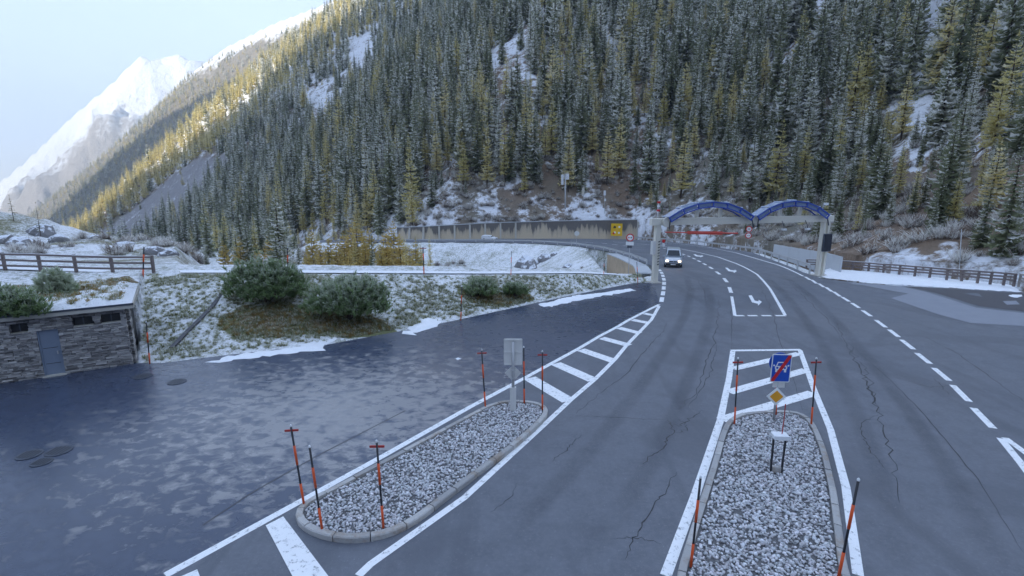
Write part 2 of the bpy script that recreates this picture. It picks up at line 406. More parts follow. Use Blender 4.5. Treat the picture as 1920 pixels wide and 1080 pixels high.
# ================================================================== LAYOUT LINES
LOT_LINE = [(310, 1079), (520, 964), (724, 852), (880, 764), (957, 723), (991, 705), (1044, 676), (1086, 653), (1123, 631), (1157, 613), (1177, 601), (1212, 583), (1236, 571)]
LANE_LINE = [(672, 1080), (695, 1058), (870, 934), (1018, 799), (1070, 750), (1116, 711), (1153, 674), (1177, 645), (1221, 600), (1236, 574)]
LOT_EDGE = [(-22.6, 19.5), (-17.6, 22.75)] + [xy(G(*p)) for p in [(300, 681), (390, 670), (520, 655), (620, 645), (700, 630), (800, 612), (950, 580), (1060, 556), (1150, 538), (1192, 530)]]
ROAD_LEFT = [xy(G(*p)) for p in [(1226, 530), (1226, 512), (1221, 499), (1190, 486), (1140, 471), (1080, 461), (1000, 456), (900, 454), (760, 453.5), (600, 454)]]
ROAD_RIGHT = [xy(G(*p)) for p in [(600, 450), (760, 448.7), (944, 447.5), (1100, 447.6), (1180, 449), (1240, 452), (1300, 457.5), (1410, 473), (1505, 510), (1540, 522), (1600, 529), (1680, 536), (1800, 541), (1925, 549)]]
PAVED = [(-30, -12), (-30, 14.9)] + LOT_EDGE + ROAD_LEFT + ROAD_RIGHT + [(62, 24), (62, -12)]
LOT_POLY = [(-30, -12), (-30, 14.9)] + LOT_EDGE + [xy(G(*p)) for p in [(1226, 530), (1236, 571)]] + [xy(G(*p)) for p in LOT_LINE[::-1][1:]] + [(-11.6, 2), (-16, -12)]
ROAD_POLY = [xy(G(*p)) for p in LOT_LINE] + [xy(G(1226, 530))] + ROAD_LEFT[1:] + ROAD_RIGHT + [(62, 24), (62, -12), (-16, -12), (-11.6, 2)]
TERRACE = [(-80, 36), (-45, 34.5), (-27, 33.5), (-12.5, 34.5), (-2.3, 37.6), (6, 42.0), (9.9, 44.6)]
TERR_H = [2.9, 2.7, 2.3, 2.1, 1.5, .75, .12]
def slab(name, poly, mat, dz, step=4.0, parent=None, up=None):
    """sheet that follows the paved surface"""
    P = []; n = len(poly)
    for i in range(n):
        a, b = Vector(poly[i]).to_2d(), Vector(poly[(i + 1) % n]).to_2d(); k = max(1, int((b - a).length / step))
        P += [a.lerp(b, j / k) for j in range(k)]
    xs = [p.x for p in P]; ys = [p.y for p in P]
    gx, gy = np.meshgrid(np.arange(min(xs) + step / 2, max(xs), step), np.arange(min(ys) + step / 2, max(ys), step))
    gx = gx.ravel(); gy = gy.ravel(); ins = in_poly(gx, gy, P) & (seg_dist(gx, gy, P, True)[0] > step * .35)
    pts = P + [Vector((a, b)) for a, b in zip(gx[ins], gy[ins])]
    E = [(i, (i + 1) % len(P)) for i in range(len(P))]
    v, e, f, *_ = mgeo.delaunay_2d_cdt(pts, E, [], 1, 1e-5)
    mb = MB(); f = [tuple(q) for q in f]
    mb.add([(p.x, p.y, float(zroad(p.x, p.y)) + dz) for p in v], f)
    ob = mb.build(name, mat, parent)
    return ob
def ribbon(name, line, w, mat, dz, parent, taper=False, step=1.5):
    """painted line of width w along points on the paved surface"""
    P = [Vector((p[0], p[1])) for p in line]; Q = []
    for a, b in zip(P[:-1], P[1:]):
        k = max(1, int((b - a).length / step)); Q += [a.lerp(b, j / k) for j in range(k)]
    Q.append(P[-1]); vs = []; fs = []
    for i, p in enumerate(Q):
        d = (Q[min(i + 1, len(Q) - 1)] - Q[max(i - 1, 0)]).normalized(); nrm = Vector((d.y, -d.x)); ww = w
        if taper: ww = w * (.25 + .75 * math.sin(math.pi * min(1, max(0, (i + .3) / len(Q))))) * random.uniform(.55, 1.3)
        for sgn in (-1, 1):
            q = p + nrm * ww / 2 * sgn; vs.append((q.x, q.y, float(zroad(q.x, q.y)) + dz))
        if i: fs.append((2 * i - 2, 2 * i - 1, 2 * i + 1, 2 * i))
    return MB().add(vs, fs).build(name, mat, parent)

# ================================================================== TERRAIN
BASE = [(150, -160), (68, 6), (48, 43), (43, 60), (55, 104), (57, 142), (40, 171), (-30, 169), (-62, 196), (-200, 330), (-575, 615), (-625, 740), (-610, 960), (-400, 1350), (150, 1800), (900, 2300)]
BASE_Z = [1, .6, .2, -.6, -4.2, -6.5, -4.2, -6.8, -14, -34, -86, -95, -100, -80, -40, 0]
FAR1 = [ATR(*p) for p in [(860, -110, 1400), (760, -62, 1500), (620, 2, 1650), (520, 40, 1800), (430, 84, 1950), (365, 132, 2100), (300, 197, 2250), (200, 287, 2450), (100, 367, 2700), (30, 427, 2900), (-90, 500, 3100)]]
FAR2 = [ATR(*p) for p in [(-260, 560, 5800), (-120, 440, 5500), (0, 340, 5200), (60, 290, 5000), (140, 213, 4700), (215, 150, 4500), (252, 112, 4400), (270, 101, 4350), (300, 108, 4300), (330, 101, 4300), (365, 106, 4250), (430, 128, 4200), (620, 150, 3900)]]
def polar_z(par, zs): return np.interp(par, np.arange(len(zs)), zs)
def terrain(x, y):
    x = np.asarray(x, float); y = np.asarray(y, float); r = np.hypot(x, y)
    snow = np.full(x.shape, .5); bare = np.zeros(x.shape); kind = np.zeros(x.shape, int)
    # valley floor and hollow
    sv = -.669 * (x + 62) + .743 * (y - 196)
    z = np.where(y < 45, -6.5, -6.5 - .075 * (y - 45)); z = np.where(sv > 0, np.minimum(z, -15 - .11 * np.clip(sv, 0, 1200)), z)
    z = z + 1.2 * (fbm(x / 9, y / 9, 4, 3) - .5) * np.clip(r / 60, 0, 2.5)
    # rubble field and mound at the left of the valley
    yy = np.clip((y - 36) / 44, 0, 1); zl = 2.4 - 3.1 * yy - .38 * np.clip(y - 80, 0, None)
    zl = zl + 4.6 * sstep(-58, -82, x) * sstep(40, 75, y) - .9 * np.clip(x + .66 * y, 0, None)
    zl = zl + 1.5 * (fbm(x / 5, y / 5, 4, 8, True) - .55) * sstep(40, 55, y)
    rub = (x < 20) & (y > 30) & (zl > z); snow = np.where(rub & (y > 38), .44 + .7 * (fbm(x / 4, y / 4, 3, 66) - .5), snow); bare = np.where(rub & (y > 38), .6 * fbm(x / 3, y / 3, 3, 67), bare)
    z = np.maximum(z, np.where((x < 20) & (y > 30), zl, -99))
    # embankment under the main road
    dp, _, _ = seg_dist(x, y, PAVED, True); inside = in_poly(x, y, PAVED)
    emb = zroad(x, y) - .25 - .52 * np.clip(dp - 1.6, 0, None) + .5 * (fbm(x / 4, y / 4, 4, 5) - .5) * sstep(1, 5, dp)
    z = np.maximum(z, np.where(y > 30, emb, np.where(x > 0, .05, -99)))
    snow = np.where((y > 60) & (emb >= z - .1), .50 + .35 * (fbm(x / 5, y / 5, 4, 58) - .5), snow)
    # berm and terrace
    dt, pt, st = seg_dist(x, y, TERRACE); ht = polar_z(pt, TERR_H); de, _, _ = seg_dist(x, y, LOT_EDGE)
    fr = de / (de + dt + 1e-6); berm = np.where(st > 0, ht * sstep(-.05, 1.0, fr) * 1.0, ht - .5 * np.clip(dt - 4.2, 0, None))
    berm = berm + .16 * (fbm(x / .9, y / .9, 4, 21) - .5) * sstep(0, 1.2, de) * np.where(st > 0, 1, sstep(3.6, 5, dt))
    bz = (x < 11.5) & (y > 14)
    z = np.where(bz & (st > 0), berm, z); z = np.where(bz & (st <= 0), np.maximum(z, berm), z)
    # earth behind and over the stone shed
    nb = np.array([-.539, .842]); ax = np.array([-.842, -.539])           # into the bank / along the front, from the corner
    u = (x + 17.65) * ax[0] + (y - 22.65) * ax[1]; w = (x + 17.65) * nb[0] + (y - 22.65) * nb[1]
    shed = (u > -.1) & (u < 16) & (w > -.2)
    zs = np.where(w < 4.3, -.2, 2.75 - .02 * (w - 4.3) + .15 * (fbm(x / .9, y / .9, 4, 21) - .5))
    z = np.where(shed & (w < 12.5) & (st > 0), zs, z)
    # main slope
    db, pb, sb = seg_dist(x, y, BASE); zb = polar_z(pb, BASE_Z); d = db * sb
    prof = .40 * np.clip(d, 0, 14) + .74 * np.clip(d - 14, 0, 520) + .5 * np.clip(d - 534, 0, None)
    farr = sstep(150, 500, r)
    ks = np.interp(pb, [7, 9.5], [.74, .95]); prof = np.where(pb > 5, ks * np.clip(d, 0, 560) + .45 * np.clip(d - 560, 0, None), prof)
    rel = (fbm(x / 75, y / 75, 4, 31) - .5) * 26 * sstep(10, 90, d) + (fbm(x / 13, y / 13, 4, 35, True) - .5) * 4.5 * sstep(2, 18, d) + (fbm(x / 3, y / 3, 3, 37) - .5) * 1.1 * sstep(0, 4, d)
    zm = zb + prof + rel; main = d > 0
    z = np.where(main, np.maximum(z, zm), z); kind = np.where(main, 1, kind)
    snow = np.where(main, .45 + .25 * (fbm(x / 30, y / 30, 3, 41) - .5) + .0008 * d, snow)
    # far mountains
    def tent(P, slope, k, amp):
        dd, pp, ss = seg_dist(x, y, [p.to_2d() for p in P]); zc = polar_z(pp, [p.z for p in P])
        rr = fbm(x / 420, y / 420, 6, k, True) - .95; r2 = fbm(x / 110, y / 110, 4, k + 9, True) - .9
        return zc - slope * dd + (rr * amp + r2 * amp * .3) * sstep(0, 260, dd), dd
    z1, d1 = tent(FAR1, .90, 51, 90); z2, d2 = tent(FAR2, .95, 61, 330)
    f1 = (r > 1000) & (y > 200); m1 = f1 & (z1 > z); z = np.where(m1, z1, z); kind = np.where(m1, 2, kind)
    snow = np.where(m1, np.interp(d1, [0, 30, 110, 300], [.9, .78, .42, .22]) * np.interp(x, [-2200, -1300, -700], [.25, .65, 1.0]), snow); bare = np.where(m1, np.interp(d1, [0, 300], [.4, .0]), bare)
    f2 = (r > 2600) & (y > 800); m2 = f2 & (z2 > z); z = np.where(m2, z2, z); kind = np.where(m2, 3, kind)
    snow = np.where(m2, np.interp(d2, [0, 150, 380, 620, 900], [.82, .68, .56, .30, .08]), snow); bare = np.where(m2, 1.0, bare)
    # mountain across the valley, unseen: its skyline is shaped for the shadow edges it casts
    c, s_ = math.cos(SUN_TH), math.sin(SUN_TH); q = -s_ * x + c * y; a = -c * x - s_ * y
    ac = 2200.0; hc = 889 + np.interp(q, [-3500, -1500, 520, 573, 640, 690, 750, 790, 1000, 1350, 1450, 1900, 2200, 2600, 3500], [100, 480, 470, 400, 260, 150, 0, -140, -140, 500, 530, 230, -250, -500, -800])
    zo = -90 + (hc + 90) * np.clip(1 - abs(a - ac) / np.where(a < ac, 1350, 1800), -.3, 1) + 30 * (fbm(x / 200, y / 200, 4, 71) - .5)
    mo = (a > 850) & (zo > z) & ~((y > 0) & (abs(x) < y * 1.01)); z = np.where(mo, zo, z); kind = np.where(mo, 3, kind); snow = np.where(mo, .5, snow)
    # ground rising behind the camera
    bk = np.where(y < -60, .55 * (-y - 60), 0) + np.where((x > 66) & (y < 40), .0, 0); mb_ = (y < -60) & (bk > z) & (d <= 0); z = np.where(mb_, bk, z); kind = np.where(mb_, 3, kind)
    cutz = 8.1 - .183 * y + 5.0 * sstep(1150, 1085, 960 + FPX * x / np.maximum(y, 1)) + .8 * np.clip(.9 - dp, 0, None); cm = (~inside) & (y > 46) & (y < 98) & (x > 3) & (x < 19.5) & (kind == 0); z = np.where(cm, np.minimum(z, cutz), z)
    # cut the paved area in
    z = np.where(inside, zroad(x, y) - .15, z)
    rim = (~inside) & (dp < .5) & (kind == 0) & ~(shed & (w < 5)) & ~cm; z = np.where(rim, zroad(x, y) + (z - zroad(x, y)) * dp / .5 - .02 * (1 - dp / .5), z)
    # bare soil and grass under the shrubs
    for (cx, cy, rx, ry) in SHRUB_SPOTS:
        q_ = ((x - cx) / rx) ** 2 + ((y - cy) / ry) ** 2; k_ = sstep(1.15, .75, q_ + 1.3 * (fbm(x * .9, y * .9, 4, 77) - .5)); snow = snow * (1 - k_) - .7 * k_; bare = np.maximum(bare, .75 * k_ * sstep(.35, .8, 1 - q_))
    px, py = proj(x, np.maximum(y, 1), z)
    front = y > 20
    scar = front & in_poly(px, py, SCAR) & (kind == 1); bare = np.where(scar, 1.0, bare); snow = np.where(scar, .40, snow)
    gul = np.zeros(x.shape, bool)
    for g in GULLIES: gul |= in_poly(px + 26 * (fbm(x / 6, y / 6, 3, 95) - .5), py + 26 * (fbm(x / 6, y / 6, 3, 96) - .5), g)
    gul &= front & (kind == 1); snow = np.where(gul, .66, snow)
    low = front & (kind == 1) & (d < 26) & (r < 260); snow = np.where(low, np.where(px > 1190, .50, .60) - .01 * d + .5 * (fbm(x / 9, y / 9, 3, 91) - .5), snow); bare = np.where(low, .25 * fbm(x / 6, y / 6, 3, 92), bare)
    return z, snow, bare, kind, d, inside
SCAR = [(170, 448), (240, 400), (310, 340), (370, 296), (425, 290), (432, 312), (405, 345), (370, 370), (330, 400), (290, 420), (262, 452)]
GULLIES = [[(1722, -10), (1752, -10), (1740, 60), (1738, 120), (1752, 190), (1745, 250), (1735, 310), (1715, 330), (1702, 270), (1708, 200), (1722, 150), (1716, 80)],
           [(1440, 60), (1455, 60), (1440, 130), (1425, 130)], [(1745, 15), (1785, 15), (1790, 60), (1750, 60)], [(1525, -10), (1540, -10), (1536, 30), (1522, 30)],
           [(905, 110), (985, 55), (1000, 62), (975, 95), (925, 130)], [(1160, 325), (1195, 300), (1212, 335), (1190, 350), (1160, 345)], [(1310, 280), (1330, 285), (1325, 345), (1308, 345)],
           [(840, 385), (930, 350), (990, 372), (930, 415), (800, 425)], [(1775, 345), (1835, 345), (1835, 420), (1790, 410)], [(560, 185), (600, 160), (650, 175), (600, 215)], [(660, 75), (700, 60), (690, 100), (650, 110)],
           [(720, 425), (745, 395), (760, 400), (740, 430)], [(1020, 415), (1070, 360), (1080, 380), (1060, 415)], [(1105, 400), (1130, 372), (1140, 380), (1130, 400)]]
# shrub patches (x, y, rx, ry) on the berm
SHRUB_SPOTS = []
for (px_, py_, z_, rx_, ry_) in [(500, 592, .95, 2.35, 1.9), (640, 596, .75, 2.7, 1.5), (915, 556, .55, 1.9, 1.1), (972, 550, .5, .95, .8), (100, 566, 2.75, 2.6, .8)]:
    p = ATZ(px_, py_, z_); SHRUB_SPOTS.append((p.x, p.y, rx_, ry_))

AZ = np.radians(np.concatenate([np.arange(-180, -64, 1.0), np.arange(-64, -50, .8), np.arange(-50, 50, .19), np.arange(50, 64, .8), np.arange(64, 180, 3.0)]))
RR = np.concatenate([np.linspace(.5, 5.5, 6), np.geomspace(6, 14, 30), np.geomspace(14.2, 60, 190), np.geomspace(60.8, 400, 150), np.geomspace(405, 7000, 170)])
ga, gr = np.meshgrid(AZ, RR); GX = gr * np.sin(ga); GY = gr * np.cos(ga)
TZ, TS, TB, TK, TD, TI = terrain(GX, GY)
nr, na = GX.shape
idx = np.arange(nr * na).reshape(nr, na)
Q = np.stack([idx[:-1, :], np.roll(idx, -1, 1)[:-1, :], np.roll(idx, -1, 1)[1:, :], idx[1:, :]], -1).reshape(-1, 4)[:, ::-1]
KF = TK.ravel()[Q].max(1)
ALLV = np.stack([GX.ravel(), GY.ravel(), TZ.ravel()], -1)
def piece(name, mask, mat):
    q = Q[mask]; used, inv = np.unique(q, return_inverse=True)
    me = np_mesh(name, ALLV[used], inv.reshape(-1, 4), mat, {'snow': TS.ravel()[used], 'bare': TB.ravel()[used]})
    o = link(name, me); o['kind'] = 'structure'; return o
allin = TI.ravel()[Q].all(1)
piece('ground', (KF == 0), 'frosted_turf')
piece('mountain_slope', KF == 1, 'mountain_side')
piece('mountain_ridge', KF == 2, 'far_mountain_side')
piece('far_mountain', KF == 3, 'far_mountain_side')
def tz(x, y):
    z, *_ = terrain(np.array([x, x]), np.array([y, y])); return float(z[0])

# ================================================================== ROADS AND MARKINGS
road = slab('road', ROAD_POLY, 'asphalt', 0.0); road['kind'] = 'structure'
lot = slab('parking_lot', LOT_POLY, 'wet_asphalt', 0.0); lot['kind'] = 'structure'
# path on the terrace
back = []
for i, (a, b) in enumerate(TERRACE):
    a0, a1 = Vector(TERRACE[max(0, i - 1)]), Vector(TERRACE[min(len(TERRACE) - 1, i + 1)]); d_ = (a1 - a0).normalized(); back.append((a - d_.y * 1.1, b + d_.x * 1.1))
mbp = MB(); vs = []
for (a, b), (c, d_), h in zip(TERRACE, back, TERR_H):
    ax_, ay_ = a + (c - a) * .12, b + (d_ - b) * .12; vs += [(ax_, ay_, h + .09), (c, d_, h + .09)]
mbp.add(vs, [(2 * i, 2 * i + 1, 2 * i + 3, 2 * i + 2) for i in range(len(TERRACE) - 1)])
path = mbp.build('path', 'snow'); path['kind'] = 'structure'
PZ, TZS = .006, .004
def line(name, pts, w, dz=PZ, par=road): return ribbon(name, [xy(G(*p)) for p in pts], w, 'white_paint', dz, par)
line('edge_line', LOT_LINE, .22)
line('edge_line', LANE_LINE, .20, PZ + .003)
for a, b, w in [((993, 709), (1066, 752), .62), ((1042, 682), (1112, 713), .60), ((1089, 656), (1150, 677), .58), ((1128, 634), (1180, 648), .55), ((1160, 615), (1200, 625), .52), ((1186, 600), (1217, 606), .5), ((1208, 588), (1228, 592), .45)]:
    line('hatch_stripe', [a, b], w, PZ + .006)
MB().add([tuple(G(a, b, PZ + .009)) for a, b in [(498, 985), (531, 968), (640, 1112), (565, 1112)]], [(0, 3, 2, 1)]).build('hatch_stripe', 'white_paint', road)
line('edge_line', [(345, 1079), (352, 1100)], .5, PZ + .009)
curve = [(1240, 566), (1244, 546), (1245.5, 527), (1242, 514), (1235, 504)]
def resample(pts, n):
    P = [Vector(xy(p)) for p in pts]; L = [0]
    for a, b in zip(P[:-1], P[1:]): L.append(L[-1] + (b - a).length)
    out = []
    for s in np.linspace(0, L[-1], n):
        i = min(len(P) - 2, int(np.searchsorted(L, s, 'right') - 1)); out.append(P[i].lerp(P[i + 1], (s - L[i]) / max(1e-6, L[i + 1] - L[i])))
    return out
def dashes(name, pts, n, duty, w, dz=PZ):
    Pw = resample(pxs(pts), n * 10 + 1)
    for i in range(n):
        k = int(10 * duty); ribbon(name, Pw[i * 10:i * 10 + k + 1], w, 'white_paint', dz, road)
dashes('lane_dash', curve, 8, .75, .30)
line('edge_line', [(1248, 1080), (1302, 934), (1350, 790), (1367, 709), (1374, 658)], .24)
line('edge_line', [(1371, 657.5), (1502, 656)], .26, PZ + .003)
line('edge_line', [(1500, 657), (1527, 732), (1557, 805), (1586, 913), (1609, 1079)], .22)
for a, b, w in [((1374, 692), (1499, 663), .42), ((1366, 736), (1512, 694), .45), ((1353, 788), (1525, 737), .48)]: line('hatch_stripe', [a, b], w, PZ + .006)
# turning lane
line('lane_line', [(1378, 592), (1372, 556)], .20)
dashes('lane_dash', [(1371, 549), (1364, 530), (1353, 517), (1341, 508), (1328, 499), (1315, 492), (1303.6, 486), (1290, 480), (1268, 472), (1240, 464)], 13, .55, .28)
line('lane_line', [(1472, 591), (1443, 540.5), (1419.5, 514.5), (1380, 494), (1346, 482), (1302, 471.5), (1266, 465), (1225, 459.5), (1150, 453.5)], .20)
for a, b in [((1377, 592), (1395, 592)), ((1402, 592), (1420, 592)), ((1428, 592), (1446, 592)), ((1454, 592), (1473, 592))]: line('stop_dash', [a, b], .28, PZ + .003)
def arrow(pts): MB().add([tuple(G(a, b, PZ)) for a, b in pts], [tuple(range(len(pts)))[::-1]]).build('turn_arrow', 'white_paint', road)
arrow([(1403.5, 554), (1409.5, 553.5), (1415, 563.5), (1422, 565), (1422.5, 562), (1428.5, 566), (1421.5, 573), (1421, 569.5), (1410, 567)])
arrow([(1359.5, 502), (1364, 502), (1369, 506), (1377, 507), (1378, 505.5), (1381.5, 508.5), (1376, 512), (1375.5, 509.8), (1366, 508.5)])
arrow([(1300, 477), (1304, 476.7), (1308, 479), (1315, 479.4), (1316, 478.2), (1319, 480.4), (1313, 482.5), (1313, 481.2), (1305, 480.6)])
for a, b in [((1825, 765), (1862, 803)), ((1786, 722), (1817, 753)), ((1751, 690), (1780, 714)), ((1719, 662), (1744, 682)), ((1690, 637), (1713, 655)), ((1667, 618), (1685, 632)), ((1642, 600), (1661, 614)), ((1617, 582), (1633, 593)),
             ((1597, 568), (1611, 577.5)), ((1579, 557), (1592.5, 565.5)), ((1563, 547), (1575.5, 556)), ((1548.6, 538.6), (1560, 547)), ((1535, 531.7), (1545, 538.6)), ((1521.7, 524.7), (1531, 531.7)), ((1510, 519), (1519, 525))]:
    line('lane_dash', [a, b], .24)
line('edge_line', [(1506, 518), (1458, 496.5), (1380, 474), (1328, 463.5), (1270, 456.5), (1200, 451.8)], .20)
line('edge_line', [(1876, 822), (1912, 866), (1965, 935)], .22); line('edge_line', [(1884, 821), (1925, 851), (1990, 905)], .22, PZ + .003)
dashes('lane_dash', [(1180, 462), (1130, 456), (1060, 452), (960, 450.5)], 7, .5, .3)
# sealed cracks and seams
def crack(pts, w=.05, jit=.12, par=road):
    w *= .75
    P = resample(pxs(pts), max(6, int(2.2 * len(pts)) * 3))
    P = [p + Vector((random.gauss(0, jit), random.gauss(0, jit))) * (0 if i in (0, len(P) - 1) else 1) for i, p in enumerate(P)]
    ribbon('tar_seam', P, w, 'tar', TZS, par, taper=True, step=9)
def c7(x, y): return (1580 + x / 1.93, 520 + y / 1.93)
crack([c7(*p) for p in [(-30, 150), (0, 215), (50, 310), (85, 380), (130, 480), (150, 560), (175, 640), (185, 710), (200, 760), (205, 815)]], .07, .06)
crack([c7(*p) for p in [(15, 235), (60, 300), (110, 400), (132, 490)]], .05, .09)
crack([c7(*p) for p in [(30, 245), (170, 370), (290, 490), (380, 600), (490, 730), (580, 880), (656, 1000)]], .045, .012)
crack([c7(*p) for p in [(130, 497), (75, 520), (65, 550), (100, 630), (155, 695)]], .045, .03)
crack([c7(*p) for p in [(300, 215), (420, 280), (560, 380), (656, 450)]], .05, .03)
crack([c7(*p) for p in [(205, 365), (320, 400), (440, 385)]], .035, .05); crack([c7(*p) for p in [(330, 365), (385, 425)]], .035, .03)
crack([(1251, 602), (1246, 618), (1216, 650), (1187, 685), (1167, 708), (1133, 731), (1102, 758), (1080, 776)], .05, .03)
crack([(1350, 560), (1345, 600), (1340, 640), (1325, 680), (1312, 720), (1300, 745), (1272, 768)], .06, .07)
crack([(1343, 645), (1336, 690), (1318, 725), (1290, 765)], .045, .06)
crack([(1245, 790), (1270, 800), (1290, 788), (1318, 770)], .05, .05); crack([(1252, 785), (1262, 810), (1240, 840), (1205, 870)], .05, .05); crack([(1275, 786), (1290, 806), (1262, 812)], .045, .05)
crack([(1268, 885), (1245, 925), (1215, 965), (1190, 1010), (1172, 1050)], .05, .03); crack([(1090, 815), (1060, 845), (1035, 865)], .04, .03)
crack([(1080, 779), (1160, 783), (1245, 787)], .035, .02)
crack([(1372, 560), (1371, 620), (1372, 655)], .045, .03); crack([(1420, 525), (1450, 590), (1470, 660), (1490, 720), (1505, 770)], .04, .05)
crack([(1305, 522), (1320, 545), (1324, 575)], .05, .03); crack([(1480, 530), (1510, 560), (1545, 590), (1580, 640)], .05, .05)
crack([(970, 905), (960, 930), (920, 960)], .03, .02); crack([(1150, 1010), (1200, 1007), (1240, 1020)], .03, .03)
ribbon('tar_seam', resample(pxs([(380, 985), (470, 925), (600, 852), (760, 770)]), 20), .05, 'dark_asphalt', TZS, lot)
def wheel_path(pts, w=.75):
    P = resample(pxs(pts), 40); vs = []; fs = []; ed = []
    for i, p in enumerate(P):
        d = (P[min(i + 1, 39)] - P[max(i - 1, 0)]).normalized(); n = Vector((d.y, -d.x))
        for k, e in ((-1, 0), (-.4, 1), (.4, 1), (1, 0)): q = p + n * w / 2 * k; vs.append((q.x, q.y, float(zroad(q.x, q.y)) + .002)); ed.append(e * min(1, i / 4, (39 - i) / 4))
        if i: fs += [((i - 1) * 4 + k, (i - 1) * 4 + k + 1, i * 4 + k + 1, i * 4 + k) for k in range(3)]
    o = MB().add(vs, fs).build('tyre_track', 'tyre_polish', road); a = o.data.attributes.new('edge', 'FLOAT', 'POINT'); a.data.foreach_set('value', np.array(ed, np.float32))
for pts in ([(860, 1085), (1000, 960), (1110, 840), (1190, 740), (1250, 650), (1285, 590), (1296, 545), (1285, 515)], [(1085, 1085), (1170, 950), (1230, 850), (1275, 750), (1310, 660), (1330, 600), (1333, 560), (1318, 525)],
            [(1700, 1085), (1672, 960), (1640, 860), (1600, 760), (1555, 670), (1515, 605), (1475, 555), (1430, 515)], [(1880, 1085), (1820, 960), (1765, 860), (1700, 765), (1635, 680), (1575, 610), (1525, 560), (1470, 518)]): wheel_path(pts)
# paler and darker patches of pavement on the far apron
pp = slab('pavement', [xy(G(*p)) for p in [(1592, 530), (1690, 537), (1735, 547), (1830, 577), (1925, 588), (1925, 612), (1820, 606), (1760, 590), (1690, 566)]], 'pale_asphalt', .010, 5); pp['kind'] = 'structure'
pp2 = slab('pavement', [xy(G(*p)) for p in [(1695, 537), (1800, 543), (1925, 551), (1925, 585), (1835, 574), (1740, 545)]], 'dark_asphalt', .010, 5); pp2['kind'] = 'structure'
pp3 = slab('pavement', [xy(G(*p)) for p in [(1880, 565), (1905, 564), (1912, 571), (1888, 572)]], 'pale_asphalt', .016, 5); pp3['kind'] = 'structure'
# manholes and leaves of snow on the lot
for i, (a, b, rr) in enumerate([(55, 853, .34), (110, 846, .36), (78, 867, .28), (332, 716, .36), (268, 706, .36)]):
    p = G(a, b); m = MB().disc((p.x, p.y, .012), (0, 0, 1), rr, .02, 24, (0, 1, 0)).build('manhole_cover', 'iron', None, origin=p)
    g = MB()
    for k in range(-2, 3): g.box((p.x + k * rr * .3, p.y, .026), (.03, rr * 1.4 * math.sqrt(max(.1, 1 - (k * .3) ** 2)), .008))
    g.build('tread_bar', 'tar', m)
    tag(m, ['round manhole cover at the building-side end of the trio on the wet lot', 'round manhole cover farthest from the shed in the trio', 'small manhole cover set toward the camera in the trio', 'round manhole cover on the lot out from the shed corner', 'round manhole cover close to the shed corner'][i], 'manhole', 'manhole covers in the wet lot')

# ================================================================== TRAFFIC ISLANDS
def offset_poly(P, d):
    """inward offset of a closed polygon (2D)"""
    n = len(P); A = sum(P[i][0] * P[(i + 1) % n][1] - P[(i + 1) % n][0] * P[i][1] for i in range(n)); sg = 1 if A > 0 else -1; out = []
    for i in range(n):
        a, b, c = Vector(P[i - 1]), Vector(P[i]), Vector(P[(i + 1) % n]); t = ((b - a).normalized() + (c - b).normalized()).normalized()
        out.append(Vector((b.x - t.y * d * sg, b.y + t.x * d * sg)))
    return out
ICO = None
def pebble_mesh(poly, n, z, smin, smax, seed):
    rng = np.random.default_rng(seed); xs = [p[0] for p in poly]; ys = [p[1] for p in poly]
    X = rng.uniform(min(xs), max(xs), n * 4); Y = rng.uniform(min(ys), max(ys), n * 4)
    ok = in_poly(X, Y, poly) & (seg_dist(X, Y, poly, True)[0] > .03); X = X[ok][:n]; Y = Y[ok][:n]; n = len(X)
    ph = (1 + 5 ** .5) / 2; ic = np.array([(-1, ph, 0), (1, ph, 0), (-1, -ph, 0), (1, -ph, 0), (0, -1, ph), (0, 1, ph), (0, -1, -ph), (0, 1, -ph), (ph, 0, -1), (ph, 0, 1), (-ph, 0, -1), (-ph, 0, 1)]) / 1.9
    fc = np.array([(0, 11, 5), (0, 5, 1), (0, 1, 7), (0, 7, 10), (0, 10, 11), (1, 5, 9), (5, 11, 4), (11, 10, 2), (10, 7, 6), (7, 1, 8), (3, 9, 4), (3, 4, 2), (3, 2, 6), (3, 6, 8), (3, 8, 9), (4, 9, 5), (2, 4, 11), (6, 2, 10), (8, 6, 7), (9, 8, 1)])
    V = ic[None] * rng.uniform(.72, 1.25, (n, 12, 1)); sz = rng.uniform(smin, smax, (n, 1, 1)) * rng.choice([1, 1, 1, 1.35], (n, 1, 1)); V = V * sz * np.stack([rng.uniform(.8, 1.3, n), rng.uniform(.7, 1.1, n), rng.uniform(.5, .9, n)], -1)[:, None, :]
    a = rng.uniform(0, 6.28, n); c, s = np.cos(a)[:, None], np.sin(a)[:, None]; tl = rng.uniform(-.5, .5, (n, 1))
    x0 = V[..., 0] * c - V[..., 1] * s; y0 = V[..., 0] * s + V[..., 1] * c; z0 = V[..., 2] + tl * x0
    V = np.stack([x0 + X[:, None], y0 + Y[:, None], z0 + z + rng.uniform(-.012, .025, n)[:, None]], -1)
    F = (fc[None] + 12 * np.arange(n)[:, None, None]).reshape(-1, 3)
    g = np.clip(rng.normal(.60, .16, n), .14, .92); tone = np.stack([g * rng.uniform(.95, 1.05, n), g, g * rng.uniform(1.0, 1.06, n), np.ones(n)], -1); tone = np.repeat(tone, 12, 0)
    return np_mesh('gravel', V.reshape(-1, 3), F, 'pebbles', {'tone': tone}, smooth=False)
